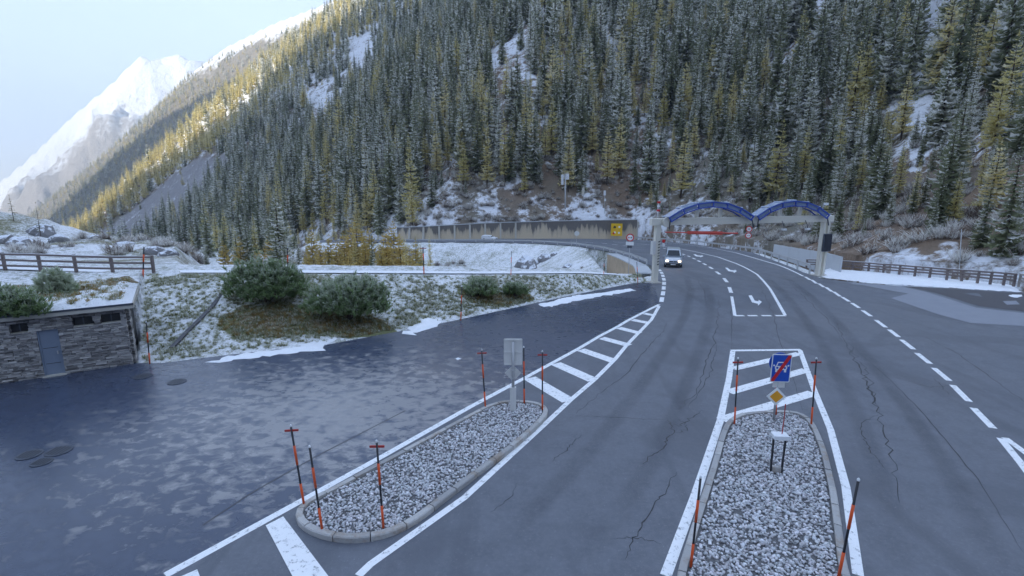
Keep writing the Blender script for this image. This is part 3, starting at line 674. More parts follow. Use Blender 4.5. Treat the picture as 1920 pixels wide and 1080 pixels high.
def island(out_px, label, npeb, smin, smax, seed, extra=[]):
    P = [Vector(xy(G(*p))) for p in out_px] + [Vector(e) for e in extra]; n = len(P)
    root = empty('traffic_island', (sum(p.x for p in P) / n, sum(p.y for p in P) / n, 0), label, 'traffic island'); o = ORIGIN[root.name]
    # resample the outline evenly, one stone per ~0.9 m
    C = P + [P[0]]; L = [0]
    for a, b in zip(C[:-1], C[1:]): L.append(L[-1] + (b - a).length)
    m = max(12, int(round(L[-1] / .9))); sub = 3; R = []
    for s in np.linspace(0, L[-1], m * sub + 1)[:-1]:
        i = min(len(C) - 2, int(np.searchsorted(L, s, 'right') - 1)); R.append(C[i].lerp(C[i + 1], (s - L[i]) / max(1e-6, L[i + 1] - L[i])))
    for _ in range(2): R = [(R[i - 1] + R[i] * 2 + R[(i + 1) % len(R)]) / 4 for i in range(len(R))]
    inn = offset_poly(R, .17); chm = offset_poly(R, .025); N = len(R)
    for k in range(m):
        ids = [(k * sub + j) % N for j in range(sub + 1)]; h = .15 + random.uniform(-.008, .008); g = .045
        def pt(arr, j, z):
            p = arr[ids[j]].copy()
            if j == 0: p = p.lerp(arr[ids[1]], g)
            if j == sub: p = p.lerp(arr[ids[sub - 1]], g)
            return (p.x, p.y, z)
        vs = []
        for j in range(sub + 1): vs += [pt(R, j, 0.0), pt(R, j, h - .025), pt(chm, j, h), pt(inn, j, h), pt(inn, j, .02)]
        fs = [(0, 1, 2, 3, 4), tuple(5 * sub + q for q in (4, 3, 2, 1, 0))]
        for j in range(sub): fs += [(5 * j + q, 5 * j + 5 + q, 5 * j + 5 + (q + 1), 5 * j + (q + 1)) for q in range(4)]
        MB().add(vs, fs).build('kerb_stone', 'kerb_concrete', root)
    ic = offset_poly(R, .165)
    MB().prism([tuple(p) for p in ic], .01, .085).build('gravel_base', 'gravel_bed', root)
    me = pebble_mesh([tuple(p) for p in offset_poly(R, .19)], npeb, .098, smin, smax, seed); gv = link('gravel', me, root); gv.location = -o; gv['kind'] = 'stuff'
    return root
L_ISL = [(551, 962), (552, 982), (568, 998), (590, 1008), (622, 1018), (675, 1021), (732, 1010), (781, 985), (830, 946), (887, 902), (968, 841), (1013, 800), (1029, 781), (1028, 767), (1007, 758), (960, 755), (925, 760), (899, 772), (800, 826), (700, 880), (610, 928), (568, 948)]
R_ISL = [(1269, 1079), (1300, 980), (1333, 880), (1350, 820), (1362, 794), (1386, 780), (1461, 774), (1505, 779), (1527, 798), (1548, 848), (1566, 920), (1576, 984), (1588, 1079)]
island(L_ISL, 'long narrow gravel island with pale kerb between the wet lot and the lane', 5400, .026, .041, 3)
island(R_ISL, 'broad gravel island carrying the blue road sign in the middle of the road', 8200, .027, .043, 4, [(6.6, 7.6), (4.6, 6.6), (2.8, 7.6)])

# ================================================================== SNOW POLES
def pole_proto(cross):
    r = empty('snow_pole', (0, 0, 0)); H = 2.0
    MB().tube([(0, 0, 0), (0, 0, H - .03)], .022, 8).build('shaft', 'black_plastic', r, True)
    for a, b in ((.02, .54), (1.02, 1.50)): MB().tube([(0, 0, a), (0, 0, b)], .027, 8).build('reflective_band', 'orange_film', r, True)
    MB().tube([(0, 0, H - .035), (0, 0, H), (0, 0, H + .02)], [.024, .024, .008], 8).build('cap', 'white_plastic', r)
    if cross: MB().box((0, 0, H - .13), (.30, .025, .045)).build('crossbar', 'red_bar', r)
    return r
PROTO = {}
def snow_pole(base, top, label, cross=False, thick=1.0):
    if cross not in PROTO: PROTO[cross] = pole_proto(cross); r = PROTO[cross]
    else: r = copy_tree(PROTO[cross])
    d = Vector(top) - Vector(base); r.location = base; q = Vector((0, 0, 1)).rotation_difference(d.normalized()); r.rotation_euler = q.to_euler(); r.scale = (thick, thick, d.length / 2.0)
    tag(r, label, 'snow pole', 'orange and black snow poles'); return r
def pole_px(b, t, label, cross=False, dz=.12, thick=1.15, y=None):
    base = G(b[0], b[1], dz) if y is None else AT(b[0], b[1], y); snow_pole(base, AT(t[0], t[1], base.y), label, cross, thick)
pole_px((570, 946), (545, 797), 'crossbar snow pole beside the white line at the rounded end of the long island', True)
pole_px((604, 993), (580, 836), 'plain snow pole without crossbar at the rounded end of the long island')
pole_px((719, 991), (706, 826), 'crossbar snow pole on the lane-side kerb at the rounded end of the long island', True)
pole_px((910, 763), (903, 655), 'crossbar snow pole on the lot side of the grey sign back', True)
pole_px((983, 757), (982, 650), 'plain snow pole close beside the grey sign back')
pole_px((1017, 769), (1017, 658), 'crossbar snow pole at the lane-side tip of the long island', True)
pole_px((1377, 796), (1384, 671), 'crossbar snow pole at the lot-side front corner of the broad island', True)
pole_px((1521, 796), (1531, 671), 'crossbar snow pole at the far-lane front corner of the broad island', True)
pole_px((1295, 1064), (1314, 893), 'plain snow pole on the lot-side edge of the broad island near the camera')
pole_px((1572, 1084), (1610, 898), 'plain snow pole on the far-lane edge of the broad island near the camera')
pole_px((1455, 778), (1456, 690), 'snow pole mostly hidden behind the blue sign')
pole_px((281, 683), (274, 603), 'faded snow pole at the foot of the bank by the stone shed', dz=0.05)
pole_px((268, 521), (270, 462), 'orange snow pole at the end of the timber fence above the shed', dz=2.3, thick=1.8)
pole_px((540, 520), (539, 464), 'orange snow pole standing behind the bigger dwarf pine', dz=2.1, thick=1.6)
pole_px((795, 514), (793, 462), 'snow pole on the path edge in front of the yellow larches', True, dz=1.8, thick=1.6)
pole_px((864, 602), (866, 537), 'thin snow pole at the foot of the bank below the small dwarf pine', dz=.05)
pole_px((958, 517), (959, 470), 'thin dark snow pole on the path before the snowy embankment', dz=1.25, thick=.9)
pole_px((1132, 516), (1133, 487), 'short snow pole at the end of the path near the wing wall', dz=.5, thick=.9)
pole_px((1196, 531), (1194, 490), 'snow pole where the snow bank ends by the gantry', dz=.0)

# ================================================================== ROAD SIGNS
def facing(o):
    """frame at o facing the camera horizontally: U to the viewer's right, V up, N to the viewer"""
    o = Vector(o); N = Vector((-o.x * (.15 if o.y < 40 else 1), -o.y, 0)).normalized(); U = Vector((0, 0, 1)).cross(N); return (o, U, Vector((0, 0, 1)), N)
def fr(f, du=0, dv=0, dn=0): return (f[0] + f[1] * du + f[2] * dv + f[3] * dn, f[1], f[2], f[3])
def rect(w, h, cu=0, cv=0): return [(cu - w / 2, cv - h / 2), (cu + w / 2, cv - h / 2), (cu + w / 2, cv + h / 2), (cu - w / 2, cv + h / 2)]
def rrect(w, h, r, n=4):
    out = []
    for cx, cy, a0 in ((w / 2 - r, h / 2 - r, 0), (-w / 2 + r, h / 2 - r, 90), (-w / 2 + r, -h / 2 + r, 180), (w / 2 - r, -h / 2 + r, 270)):
        for k in range(n + 1): a = math.radians(a0 + 90 * k / n); out.append((cx + r * math.cos(a), cy + r * math.sin(a)))
    return out
def circ(r, n=28, cu=0, cv=0): return [(cu + r * math.cos(2 * math.pi * k / n), cv + r * math.sin(2 * math.pi * k / n)) for k in range(n)]
# blue sign with struck-out car, yellow diamond below
b = G(1450, 789, .1); tp = AT(1453, 662, b.y); root = empty('road_sign', b, 'blue square sign with white car struck out in red above a yellow diamond', 'road sign'); F0 = facing(b)
top = tp.z - b.z; dx = (tp - b).dot(F0[1])
MB().tube([b, b + Vector((0, 0, top - .05))], .038, 10).build('post', 'galvanised', root, True)
s0 = fr(F0, .03, top - .52, .05)
bp = MB().flat(rrect(.64, 1.0, .05), s0, .02).build('sign_panel', 'sign_white', root)
MB().flat(rrect(.585, .945, .035), fr(s0, 0, 0, .02), .004).build('blue_field', 'sign_blue', bp)
c = MB(); k = fr(s0, -.005, -.02, .024)
c.flat([(-.17, -.04), (.17, -.04), (.20, .02), (.20, .10), (-.20, .10), (-.20, .02)], k, .003)
c.flat([(-.17, .10), (-.135, .10), (-.095, .235), (-.125, .245)], k, .0032); c.flat([(.17, .10), (.125, .245), (.095, .235), (.135, .10)], k, .0032); c.flat([(-.125, .215), (.125, .215), (.125, .25), (-.125, .25)], k, .0034)
for sx in (-1, 1): c.flat(rect(.07, .09, sx * .145, -.075), k, .0035); c.flat(circ(.032, 12, sx * .235, .12), k, .0036)
c.build('car_symbol', 'sign_white', bp)
c = MB()
for sx in (-1, 1): c.flat(circ(.038, 14, sx * .125, .035), fr(k, 0, 0, .004), .002)
c.flat(rect(.12, .022, 0, .005), fr(k, 0, 0, .004), .002); c.build('symbol_detail', 'sign_blue', bp)
MB().flat([(-.29, -.47), (-.20, -.47), (.29, .40), (.29, .47), (.20, .47), (-.29, -.40)], fr(s0, 0, 0, .034), .003).build('red_stripe', 'sign_red', bp)
MB().disc(fr(s0, -.03, .185, -.06)[0], F0[3], .35, .02, 28).build('round_sign_behind', 'sign_blue', root)
MB().flat(rect(.40, .22, 0, -.60), fr(s0, 0, 0, -.03), .015).build('bracket', 'sign_back', root)
d0 = fr(F0, -.02, (AT(1450, 742, b.y).z - b.z), .06)
dm = MB().flat([(-.33, 0), (0, -.33), (.33, 0), (0, .33)], d0, .018).build('diamond_plate', 'sign_white', root)
MB().flat([(-.225, 0), (0, -.225), (.225, 0), (0, .225)], fr(d0, 0, 0, .018), .004).build('amber_field', 'sign_amber', dm)
# grey sign seen from behind on the long island
b = G(962, 769, .1); root = empty('road_sign', b, 'grey back of a rectangular sign on a wide post on the long island', 'road sign'); F0 = facing(b); hh = AT(962, 636, b.y).z - b.z
MB().box(b + Vector((0, 0, .45)), (.22, .16, .9), (F0[1], F0[3], F0[2])).build('post_sleeve', 'sign_back', root)
MB().tube([b + Vector((0, 0, .85)), b + Vector((0, 0, hh - .1))], .055, 10).build('post', 'galvanised', root, True)
s0 = fr(F0, 0, hh - .50, -.07); sp = MB().flat(rrect(.67, 1.0, .04), s0, .02).build('sign_panel', 'sign_back', root)
for v_ in (-.46, 0.0, .46): MB().flat(rect(.64, .045, 0, v_), fr(s0, 0, 0, .02), .025).build('stiffener', 'sign_back', sp)
MB().flat([(-.30, 0), (0, -.30), (.30, 0), (0, .30)], fr(F0, 0, hh - 1.30, -.07), .015).build('diamond_plate', 'sign_back', root)
for v_ in (-1.15, -1.46): MB().flat(rect(.18, .05, 0, hh + v_), fr(F0, 0, 0, .05), .03).build('clamp', 'galvanised', root)
# open frame stand with white lid on the gravel
b = G(1454, 884, .1); F0 = facing(b); root = empty('metal_stand', b, 'dark open metal stand with white lid and thin rod on the gravel island', 'stand'); hh = AT(1454, 813, b.y).z - b.z
for sx in (-1, 1): MB().flat([(sx * .15 - .022, 0), (sx * .15 + .022, 0), (sx * .165 + .022, hh - .07), (sx * .165 - .022, hh - .07)], F0, .05).build('leg', 'black_plastic', root)
MB().flat(rrect(.42, .12, .02), fr(F0, .0, hh - .06, -.12), .30).build('lid', 'white_plastic', root)
MB().flat(rect(.24, .17, 0, .085), fr(F0, 0, 0, -.05), .12).build('foot', 'kerb_concrete', root)
r0 = b + F0[1] * .06 + Vector((0, 0, hh)); MB().tube([r0, r0 + Vector((.01, 0, .45)), r0 + Vector((.0, 0, .9))], .014, 6).build('rod', 'red_bar', root)
# small signs along the road
def disc_sign(bpx, tpx, label, dz=0, kind='overtake', n=1, post='galvanised', y=None, D=.9):
    b = G(bpx[0], bpx[1], dz) if y is None else AT(bpx[0], bpx[1], y); root = empty('road_sign', b, label, 'road sign'); F0 = facing(b); hh = AT(tpx[0], tpx[1], b.y).z - b.z
    MB().tube([b, b + Vector((0, 0, hh - .1))], .04, 8).build('post', post, root, True)
    for i in range(n):
        s0 = fr(F0, 0, hh - D / 2 - i * (D + .06), .05)
        if kind == 'back': MB().flat(circ(D / 2), s0, .02).build('sign_disc', 'sign_back', root); continue
        dsc = MB().flat(circ(D / 2), s0, .02).build('sign_disc', 'sign_red', root); MB().flat(circ(D * .36), fr(s0, 0, 0, .02), .004).build('white_field', 'sign_white', dsc)
        k = fr(s0, 0, 0, .024); c = MB()
        if kind == 'speed' and i == 0:
            for u0 in (-.13, .12):
                if u0 < 0:
                    for q in (rect(.15, .04, u0, .13), rect(.04, .12, u0 - .055, .08), rect(.15, .04, u0, .02), rect(.04, .13, u0 + .055, -.05), rect(.15, .04, u0, -.12)): c.flat(q, k, .003)
                else:
                    for q in (rect(.15, .04, u0, .13), rect(.04, .22, u0 - .055, .0), rect(.04, .22, u0 + .055, .0), rect(.15, .04, u0, -.12)): c.flat(q, k, .003)
            c.build('numerals', 'sign_black', dsc)
        else:
            for u0, mm in ((-.13, 'sign_red'), (.13, 'sign_black')):
                c = MB(); c.flat([(u0 - .09, -.06), (u0 + .09, -.06), (u0 + .09, .01), (u0 + .05, .02), (u0 + .03, .07), (u0 - .03, .07), (u0 - .05, .02), (u0 - .09, .01)], k, .003); c.build('car_symbol', mm, dsc)
    return root, F0, hh
r_, F0, hh = disc_sign((1178, 519), (1177, 438), 'red-rimmed no-overtaking sign with white plate on a tall post left of the gantry foot'.replace('left of', 'beside'), D=.85, post='galvanised', dz=-1.2)
MB().flat(rrect(.85, .38, .03), fr(F0, 0, hh - 1.08, .05), .02).build('plate', 'sign_white', r_)
MB().flat(rect(.5, .28, 0, 0), fr(F0, 0, hh - 1.42, .03), .02).build('lower_plate', 'iron', r_)
disc_sign((1401, 466), (1400, 424), 'pair of red-rimmed round signs above the concrete panels', kind='speed', n=2, D=1.05, dz=.3)
disc_sign((1081, 463), (1077, 433), 'round sign seen from behind on the guard rail across from the stained wall', kind='back', D=1.0)
# ================================================================== GANTRY
gl, gr_ = G(1227, 530), G(1536, 517); gz = AT(1225, 416, gl.y).z; D = Vector((gr_.x - gl.x, gr_.y - gl.y, 0)); GL = D.length; D.normalize(); GN = Vector((D.y, -D.x, 0)); UZ = Vector((0, 0, 1))
root = empty('gantry', (gl + gr_) / 2, 'cream steel toll gantry with two blue glazed arches over the road', 'gantry'); GA = (D, GN, UZ)
def gp(u, n, z): return Vector((gl.x, gl.y, 0)) + D * u + GN * n + UZ * z
cb = MB().box(gp(0, 0, (gz - .3 + gl.z) / 2), (.42, .42, gz - .3 - gl.z), GA).build('column', 'gantry_paint', root)
MB().box(gp(0, 0, gl.z + .04), (.9, .9, .08), GA).build('base_plate', 'concrete', cb)
for sx in (-.24, .24):
    MB().box(gp(GL + sx, 0, (gz - .3 + gr_.z) / 2), (.22, .4, gz - .3 - gr_.z), GA).build('column', 'gantry_paint', root)
MB().box(gp(GL, 0, gr_.z + .05), (1.3, .9, .1), GA).build('base_plate', 'concrete', root)
MB().cbox(gp(GL / 2, 0, gz), (GL + 1.3, .5, .56), .03, GA).build('crossbeam', 'gantry_paint', root)
for k in range(9): MB().box(gp(.10, .23, gl.z + 1.6 + k * .24), (.16, .05, .07), (D.lerp(UZ, .25).normalized(), GN, UZ)).build('rung', 'sign_black', root)
MB().box(gp(-.36, .1, gl.z + 3.0), (.26, .4, 1.1), GA).build('control_box', 'sign_back', root)
for k in range(2): MB().disc(gp(.52, .2, gl.z + 3.55 - k * .32), GN, .14, .06, 16).build('signal_disc', ['sign_red', 'sign_white'][k], root)
MB().tube([gp(-.05, 0, gz + .3), gp(-.05, 0, gz + 1.7)], .05, 8).build('mast', 'white_plastic', root, True)
for k in range(3): MB().box(gp(-.05, .06, gz + .95 + k * .33), (.26, .1, .15), GA).build('warning_lamp', ['sign_red', 'white_plastic', 'sign_red'][k], root)
arch_u = [(.6, GL * .515), (GL * .535, GL - .35)]
for (u0, u1) in arch_u:
    W = u1 - u0; rise = 1.25; NS = 6; R = (W * W / 4 + rise * rise) / (2 * rise); half = math.asin(W / 2 / R); zc0 = gz + .42 + rise - R
    def ap(t, rr, n): a = -half + 2 * half * t; return gp((u0 + u1) / 2 + rr * math.sin(a), n, zc0 + rr * math.cos(a))
    for i in range(NS):
        t0, t1 = i / NS + .012, (i + 1) / NS - .012
        q = [ap(t0, R, .66), ap(t1, R, .66), ap(t1, R, -.30), ap(t0, R, -.30)]; MB().hexa([p - UZ * .04 for p in q], q).build('roof_pane', 'arch_glass', root)
        q = [ap(t0, R - .10, .60), ap(t1, R - .10, .60), ap(t1, R - .40, .60), ap(t0, R - .40, .60)]; MB().hexa(q, [p - GN * .03 for p in q]).build('front_pane', 'arch_glass', root)
        for rr in (R - .07, R - .45):
            for n_ in (.64, -.24): MB().beam(ap(i / NS, rr, n_), ap((i + 1) / NS, rr, n_), .09, .09).build('chord', 'arch_blue', root)
    for i in range(NS + 1):
        t = i / NS; MB().beam(ap(t, R + .03, .69), ap(t, R + .03, -.33), .12, .06).build('roof_rib', 'arch_rib', root)
        MB().beam(ap(t, R - .02, .66), ap(t, R - .5, .66), .12, .08, D).build('front_rib', 'arch_blue', root)
    for t in (.36, .64): p = ap(t, R - .5, .1); MB().beam(Vector((p.x, p.y, gz + .33)), p, .24, .24, D).build('strut', 'gantry_paint', root)
    for t in (0.0, 1.0): p = ap(t, R - .3, .62); MB().beam(p, p + Vector((0, 0, -.75)) + D * (.25 if t else -.05), .07, .07).build('cable_arm', 'iron', root)
for u in (GL * .70, GL * .845):
    p = gp(u, .38, gz - .1); MB().tube([p, p + GN * .25 - UZ * .35, p + GN * .35 - UZ * .65], .03, 6).build('lamp_arm', 'iron', root); MB().box(p + GN * .35 - UZ * .72, (.32, .3, .16), GA).build('camera_housing', 'white_plastic', root)
MB().disc(gp(.62, .42, gz), GN, .42, .16, 20).build('drum', 'gantry_paint', root)
MB().tube([gp(GL - .5, 0, gz + .3), gp(GL - .5, 0, gz + 1.4)], .035, 6).build('mast', 'galvanised', root); MB().box(gp(GL - .3, .1, gz + 1.3), (.35, .2, .22), GA).build('camera_housing', 'white_plastic', root)
b = gp(GL + .05, .38, 0); zc = AT(1539, 455, b.y).z; vs_ = empty('display_board', (b.x, b.y, zc), 'dark blank display board hung on the gantry column by the snowy verge', 'display'); FA = (D, GN, UZ)
MB().cbox((b.x, b.y, zc), (.86, 1.62, .16), .02, (D, UZ, GN)).build('cabinet', 'iron', vs_); MB().box(Vector((b.x, b.y, zc)) + GN * .088, (.76, 1.5, .02), (D, UZ, GN)).build('screen', 'screen', vs_)
# ================================================================== BARRIER BOOM AND SMALL RED SIGN BEHIND THE GANTRY
p0, p1 = AT(1248, 435.5, 112), AT(1383, 437.5, 92); zf = lambda p: tz(p.x, p.y)
root = empty('barrier_boom', (p1.x, p1.y, p1.z - 1.2), 'long red barrier boom across the verge behind the gantry', 'barrier')
MB().tube([p0, p1], .13, 8).build('boom', 'barrier_red', root); MB().beam(p0.lerp(p1, .35), p0.lerp(p1, .82), .12, .62).build('boom_skirt', 'barrier_red', root)
for q in (.02, .5, .97): c_ = p0.lerp(p1, q); MB().tube([c_, (c_.x, c_.y, tz(c_.x, c_.y) - .2)], .07, 6).build('post', 'galvanised', root)
# ================================================================== GUARD RAILS
def guard_rail(pts, label, h=.75, every=4.0, dz=0, close=True):
    P = resample(pts, max(8, int(sum((Vector(xy(b)) - Vector(xy(a))).length for a, b in zip(pts[:-1], pts[1:])) / 1.3))); Z = [float(zroad(p.x, p.y)) + dz for p in P]
    root = empty('guard_rail', (P[0].x, P[0].y, Z[0]), label, 'guard rail'); vs = []; fs = []; prof = [(-.03, h), (.04, h - .06), (-.02, h - .13), (-.02, h - .17), (.04, h - .24), (-.03, h - .31)]
    for i, p in enumerate(P):
        d = (P[min(i + 1, len(P) - 1)] - P[max(i - 1, 0)]).normalized(); n = Vector((d.y, -d.x))
        for a, z in prof: vs.append((p.x + n.x * a, p.y + n.y * a, Z[i] + z))
        if i: fs += [((i - 1) * 6 + k, i * 6 + k, i * 6 + k + 1, (i - 1) * 6 + k + 1) for k in range(5)]
    MB().add(vs, fs).build('rail_beam', 'galvanised', root)
    acc = 1e9
    for i, p in enumerate(P):
        acc += (P[i] - P[i - 1]).length if i else 0
        if acc >= every: acc = 0; MB().box((p.x, p.y, Z[i] + h / 2 - .25), (.12, .16, h + .3)).build('post', 'galvanised', root)
def off(line_, d):
    L = [Vector(p) for p in line_]; out = []
    for i, p in enumerate(L): t = (L[min(i + 1, len(L) - 1)] - L[max(i - 1, 0)]).normalized(); out.append(Vector((p.x - t.y * d, p.y + t.x * d)))
    return out
guard_rail(off(ROAD_LEFT[2:9], .5), 'galvanised guard rail along the inner road edge above the snowy embankment', .8, 4)
guard_rail(off(ROAD_RIGHT[4:9], .6), 'galvanised guard rail along the outer curve behind the gantry', .8, 4.0)
# concrete panels behind the outer rail
P = resample(off([Vector(p) for p in ROAD_RIGHT[7:9]] + [], 3.2), 7)
root = empty('noise_barrier', (P[3].x, P[3].y, -2), 'pale concrete panel wall behind the outer guard rail', 'barrier wall')
for a, b_ in zip(P[:-1], P[1:]):
    d = (b_ - a).normalized(); za, zb = float(zroad(0, a.y)), float(zroad(0, b_.y)); n = Vector((d.y, -d.x, 0)) * .09; a2 = a + d * .015; b2 = b_ - d * .015
    lo = [Vector((*a2, za - .6)) - n, Vector((*b2, zb - .6)) - n, Vector((*b2, zb - .6)) + n, Vector((*a2, za - .6)) + n]; k1 = (1.35 + .4 * (a - P[0]).length / 50); hi = [p + UZ * (.6 + k1) for p in lo]
    MB().hexa(lo, hi).build('panel', 'panel_concrete', root)
# wing wall under the inner road edge
WW = [Vector(xy(G(*p))) for p in [(1157, 476), (1185, 486), (1215, 499), (1224, 513)]]; WW = off(WW, -1.5)
root = empty('wing_wall', (*WW[0], -3), 'rust-stained concrete wing wall below the guard rail beside the gantry', 'retaining wall'); Wr = resample(WW, 9)
for a, b_ in zip(Wr[:-1], Wr[1:]):
    za, zb = float(zroad(0, a.y)) - .05, float(zroad(0, b_.y)) - .05; d = (b_ - a).normalized(); n = Vector((-d.y, d.x, 0)) * .4
    lo = [Vector((*a, za - 4.2)), Vector((*b_, zb - 3.4)), Vector((*b_, zb - 3.4)) + n, Vector((*a, za - 4.2)) + n]; hi = [Vector((*a, za)), Vector((*b_, zb)), Vector((*b_, zb)) + n, Vector((*a, za)) + n]
    MB().hexa(lo, hi).build('wall_panel', 'rusty_concrete', root)
    q = [hi[0] - n * .15, hi[1] - n * .15, hi[2] + n * 2.6, hi[3] + n * 2.6]; MB().hexa([p + UZ * .01 for p in q], [p + UZ * .14 for p in q]).build('coping', 'panel_concrete', root)

# ================================================================== FAR RETAINING WALL
wl = [Vector((41.0, 168.5)), Vector((12, 168.3)), Vector((-8, 167.6)), Vector((-30, 166.5)), Vector((-38, 169.5))]; wt = [5.9, 5.4, 4.8, 3.6, 3.0, 2.6]
Pw = resample(wl, 17); root = empty('retaining_wall', (0, 168, -10), 'long streaked concrete retaining wall with buttresses along the far road', 'retaining wall')
def wall_part(name, lo, hi, mat='stained_concrete', par=None):
    m = MB().hexa(lo, hi); o = m.build(name, mat, par or root); a = o.data.attributes.new('hrel', 'FLOAT', 'POINT'); n = len(lo)
    for i, v in enumerate(a.data): v.value = 0.0 if i < n else 1.0
    return o
def wtop(p): return float(np.interp(-p.x, [-41, -12, 8, 30, 52, 66], wt))
for i, (a, b_) in enumerate(zip(Pw[:-1], Pw[1:])):
    d = (b_ - a).normalized(); n = Vector((d.y, -d.x, 0)); n = n if n.y < 0 else -n; za, zb = float(zroad(0, a.y)), float(zroad(0, b_.y)); ha, hb = wtop(a), wtop(b_)
    A, B = Vector((*a.lerp(b_, .004), za - .5)), Vector((*b_.lerp(a, .004), zb - .5))
    wp = wall_part('wall_panel', [A, B, B - n * .6, A - n * .6], [A + UZ * (ha + .5), B + UZ * (hb + .5), B - n * .6 + UZ * (hb + .5), A - n * .6 + UZ * (ha + .5)])
    q = [A + UZ * (ha + .51) + n * .1, B + UZ * (hb + .51) + n * .1, B - n * .7 + UZ * (hb + .51), A - n * .7 + UZ * (ha + .51)]; wall_part('coping', q, [p + UZ * .2 for p in q], 'panel_concrete', wp)
    if 8 <= i:
        w_ = .55; s_ = d.to_3d() * w_ / 2; lo = [A - s_ + n * 1.1, A + s_ + n * 1.1, A + s_ + n * .003, A - s_ + n * .003]; hi = [A - s_ + n * .25 + UZ * (ha + .4), A + s_ + n * .25 + UZ * (ha + .4), A + s_ + n * .003 + UZ * (ha + .4), A - s_ + n * .003 + UZ * (ha + .4)]
        MB().hexa(lo, hi).build('buttress', 'concrete', root)
A = Vector((41, 168.5, -10.2)); B = Vector((50, 168.0, -10.2)); ha = 5.9
MB().hexa([A, B, B + Vector((0, .6, 0)), A + Vector((0, .6, 0))], [A + UZ * ha, B + UZ * .5, B + Vector((0, .6, .5)), A + Vector((0, .6, ha))]).build('end_wall', 'concrete', root)
# yellow traffic board before the wall
b = Vector((34.0, 166.8, float(zroad(0, 166.8)))); F0 = facing(b); root = empty('road_sign', b, 'large yellow board with small symbols in front of the stained wall', 'road sign'); zt = AT(1154, 419, b.y).z - b.z
for sx in (-1.1, 1.1): MB().tube([b + F0[1] * sx, b + F0[1] * sx + UZ * (zt - .2)], .07, 8).build('post', 'galvanised', root)
s0 = fr(F0, 0, zt - 2.0, .1); bp = MB().flat(rrect(3.6, 4.0, .12), s0, .05).build('sign_panel', 'sign_yellow', root)
MB().flat([(-1.1, .5), (-.3, .5), (-.2, .9), (-.6, 1.3), (-1.0, 1.0)], fr(s0, 0, 0, .05), .01).build('symbol', 'sign_black', bp)
for u, v, mm in ((.85, .9, 'sign_white'), (-.9, -1.2, 'sign_red'), (-.55, -.9, 'sign_white'), (.8, -1.0, 'sign_white')): MB().flat(circ(.34, 16, u, v), fr(s0, 0, 0, .05), .012).build('symbol', mm, bp)
MB().flat(rect(2.2, .12, 0, -.1), fr(s0, 0, 0, .05), .01).build('symbol', 'sign_amber', bp)
# ================================================================== MASTS ON THE SLOPE
def mast(px_, top_row, base_row, y, label, cat, heads, r=.11, mat='galvanised'):
    b = AT(px_, base_row, y); t_ = AT(px_, top_row, y); zz = min(b.z, tz(b.x, b.y)); root = empty('antenna_mast' if cat == 'mast' else 'lamp_post', (b.x, b.y, zz), label, cat)
    MB().tube([(b.x, b.y, zz), (t_.x, t_.y, t_.z)], [r * 1.3, r], 8).build('post', mat, root, True); F0 = facing((t_.x, t_.y, t_.z))
    for nm, u, v, w, h, mm in heads: MB().flat(rect(w, h, u, v), fr(F0, 0, 0, -.12), .3).build(nm, mm, root)
mast(1060, 326, 416, 176, 'tall antenna mast with two white panels above the stained wall', 'mast', [('antenna_panel', -.95, -1.9, .8, 3.4, 'white_plastic'), ('antenna_panel', .75, -.9, 1.0, 2.0, 'white_plastic'), ('mast_head', 0, -.6, .6, 1.2, 'galvanised')], .22)
mast(1094, 352, 412, 176, 'slim pole with two narrow pale panels above the stained wall', 'post', [('panel', -.35, -1.1, .35, 2.2, 'gantry_paint'), ('panel', .15, -1.0, .4, 2.4, 'gantry_paint')], .08)
mast(1134, 360, 410, 174, 'slim pole with small white box among bushes above the yellow board', 'post', [('box', 0, -.3, .7, 1.6, 'white_plastic'), ('lamp_head', .2, -2.6, .6, .8, 'white_plastic')], .08)
mast(1803, 430, 522, 43.5, 'pale bare pole behind the timber fence on the verge', 'post', [], .03, 'galvanised')

# ================================================================== TIMBER FENCES
def fence(posts, label, h, rails, mat='rail_wood', pw=.14):
    root = empty('timber_fence', posts[0], label, 'fence')
    for p in posts: MB().cbox(Vector(p) + UZ * (h / 2 - .1), (pw, pw, h + .2), .02).build('post', mat, root)
    for a, b_ in zip(posts[:-1], posts[1:]):
        a, b_ = Vector(a), Vector(b_); n = Vector((b_.y - a.y, a.x - b_.x, 0)).normalized(); n = n if n.y < 0 else -n
        for z in rails: MB().beam(a + UZ * (z + random.uniform(-.02, .02)) + n * (pw / 2 + .03), b_ + UZ * (z + random.uniform(-.02, .02)) + n * (pw / 2 + .03), .05, .13).build('rail', mat, root)
        MB().beam(a + UZ * (rails[-1] + .083) + n * (pw / 2 + .03), b_ + UZ * (rails[-1] + .083) + n * (pw / 2 + .03), .045, .03).build('snow_cap', 'snow', root)
fp = [AT(x_, r_, y_) for x_, r_, y_ in [(1512, 500, 57), (1530, 501, 55.5), (1549, 502, 54), (1568, 503.5, 52.5), (1598, 506, 50.5), (1628, 508.5, 49), (1656, 511, 47.8), (1686, 513.5, 46.6), (1715, 516, 45.5), (1743, 518.5, 44.5), (1775, 521.5, 43.4), (1803, 524, 42.5), (1833, 526.5, 41.6), (1857, 528.5, 40.9), (1882, 530.5, 40.2), (1901, 532.5, 39.7)]]
fence(fp, 'dark timber rail fence along the snowy verge across the road', .85, (.30, .55, .80), pw=.16)
fence([fp[-1] + Vector((.25, -.15, 0)), fp[-1] + Vector((.55, -2.2, -.1)), fp[-1] + Vector((.9, -4.4, -.15))], 'pale timber rail section where the verge fence turns toward the road', .85, (.30, .55, .80), 'pale_wood', .14)
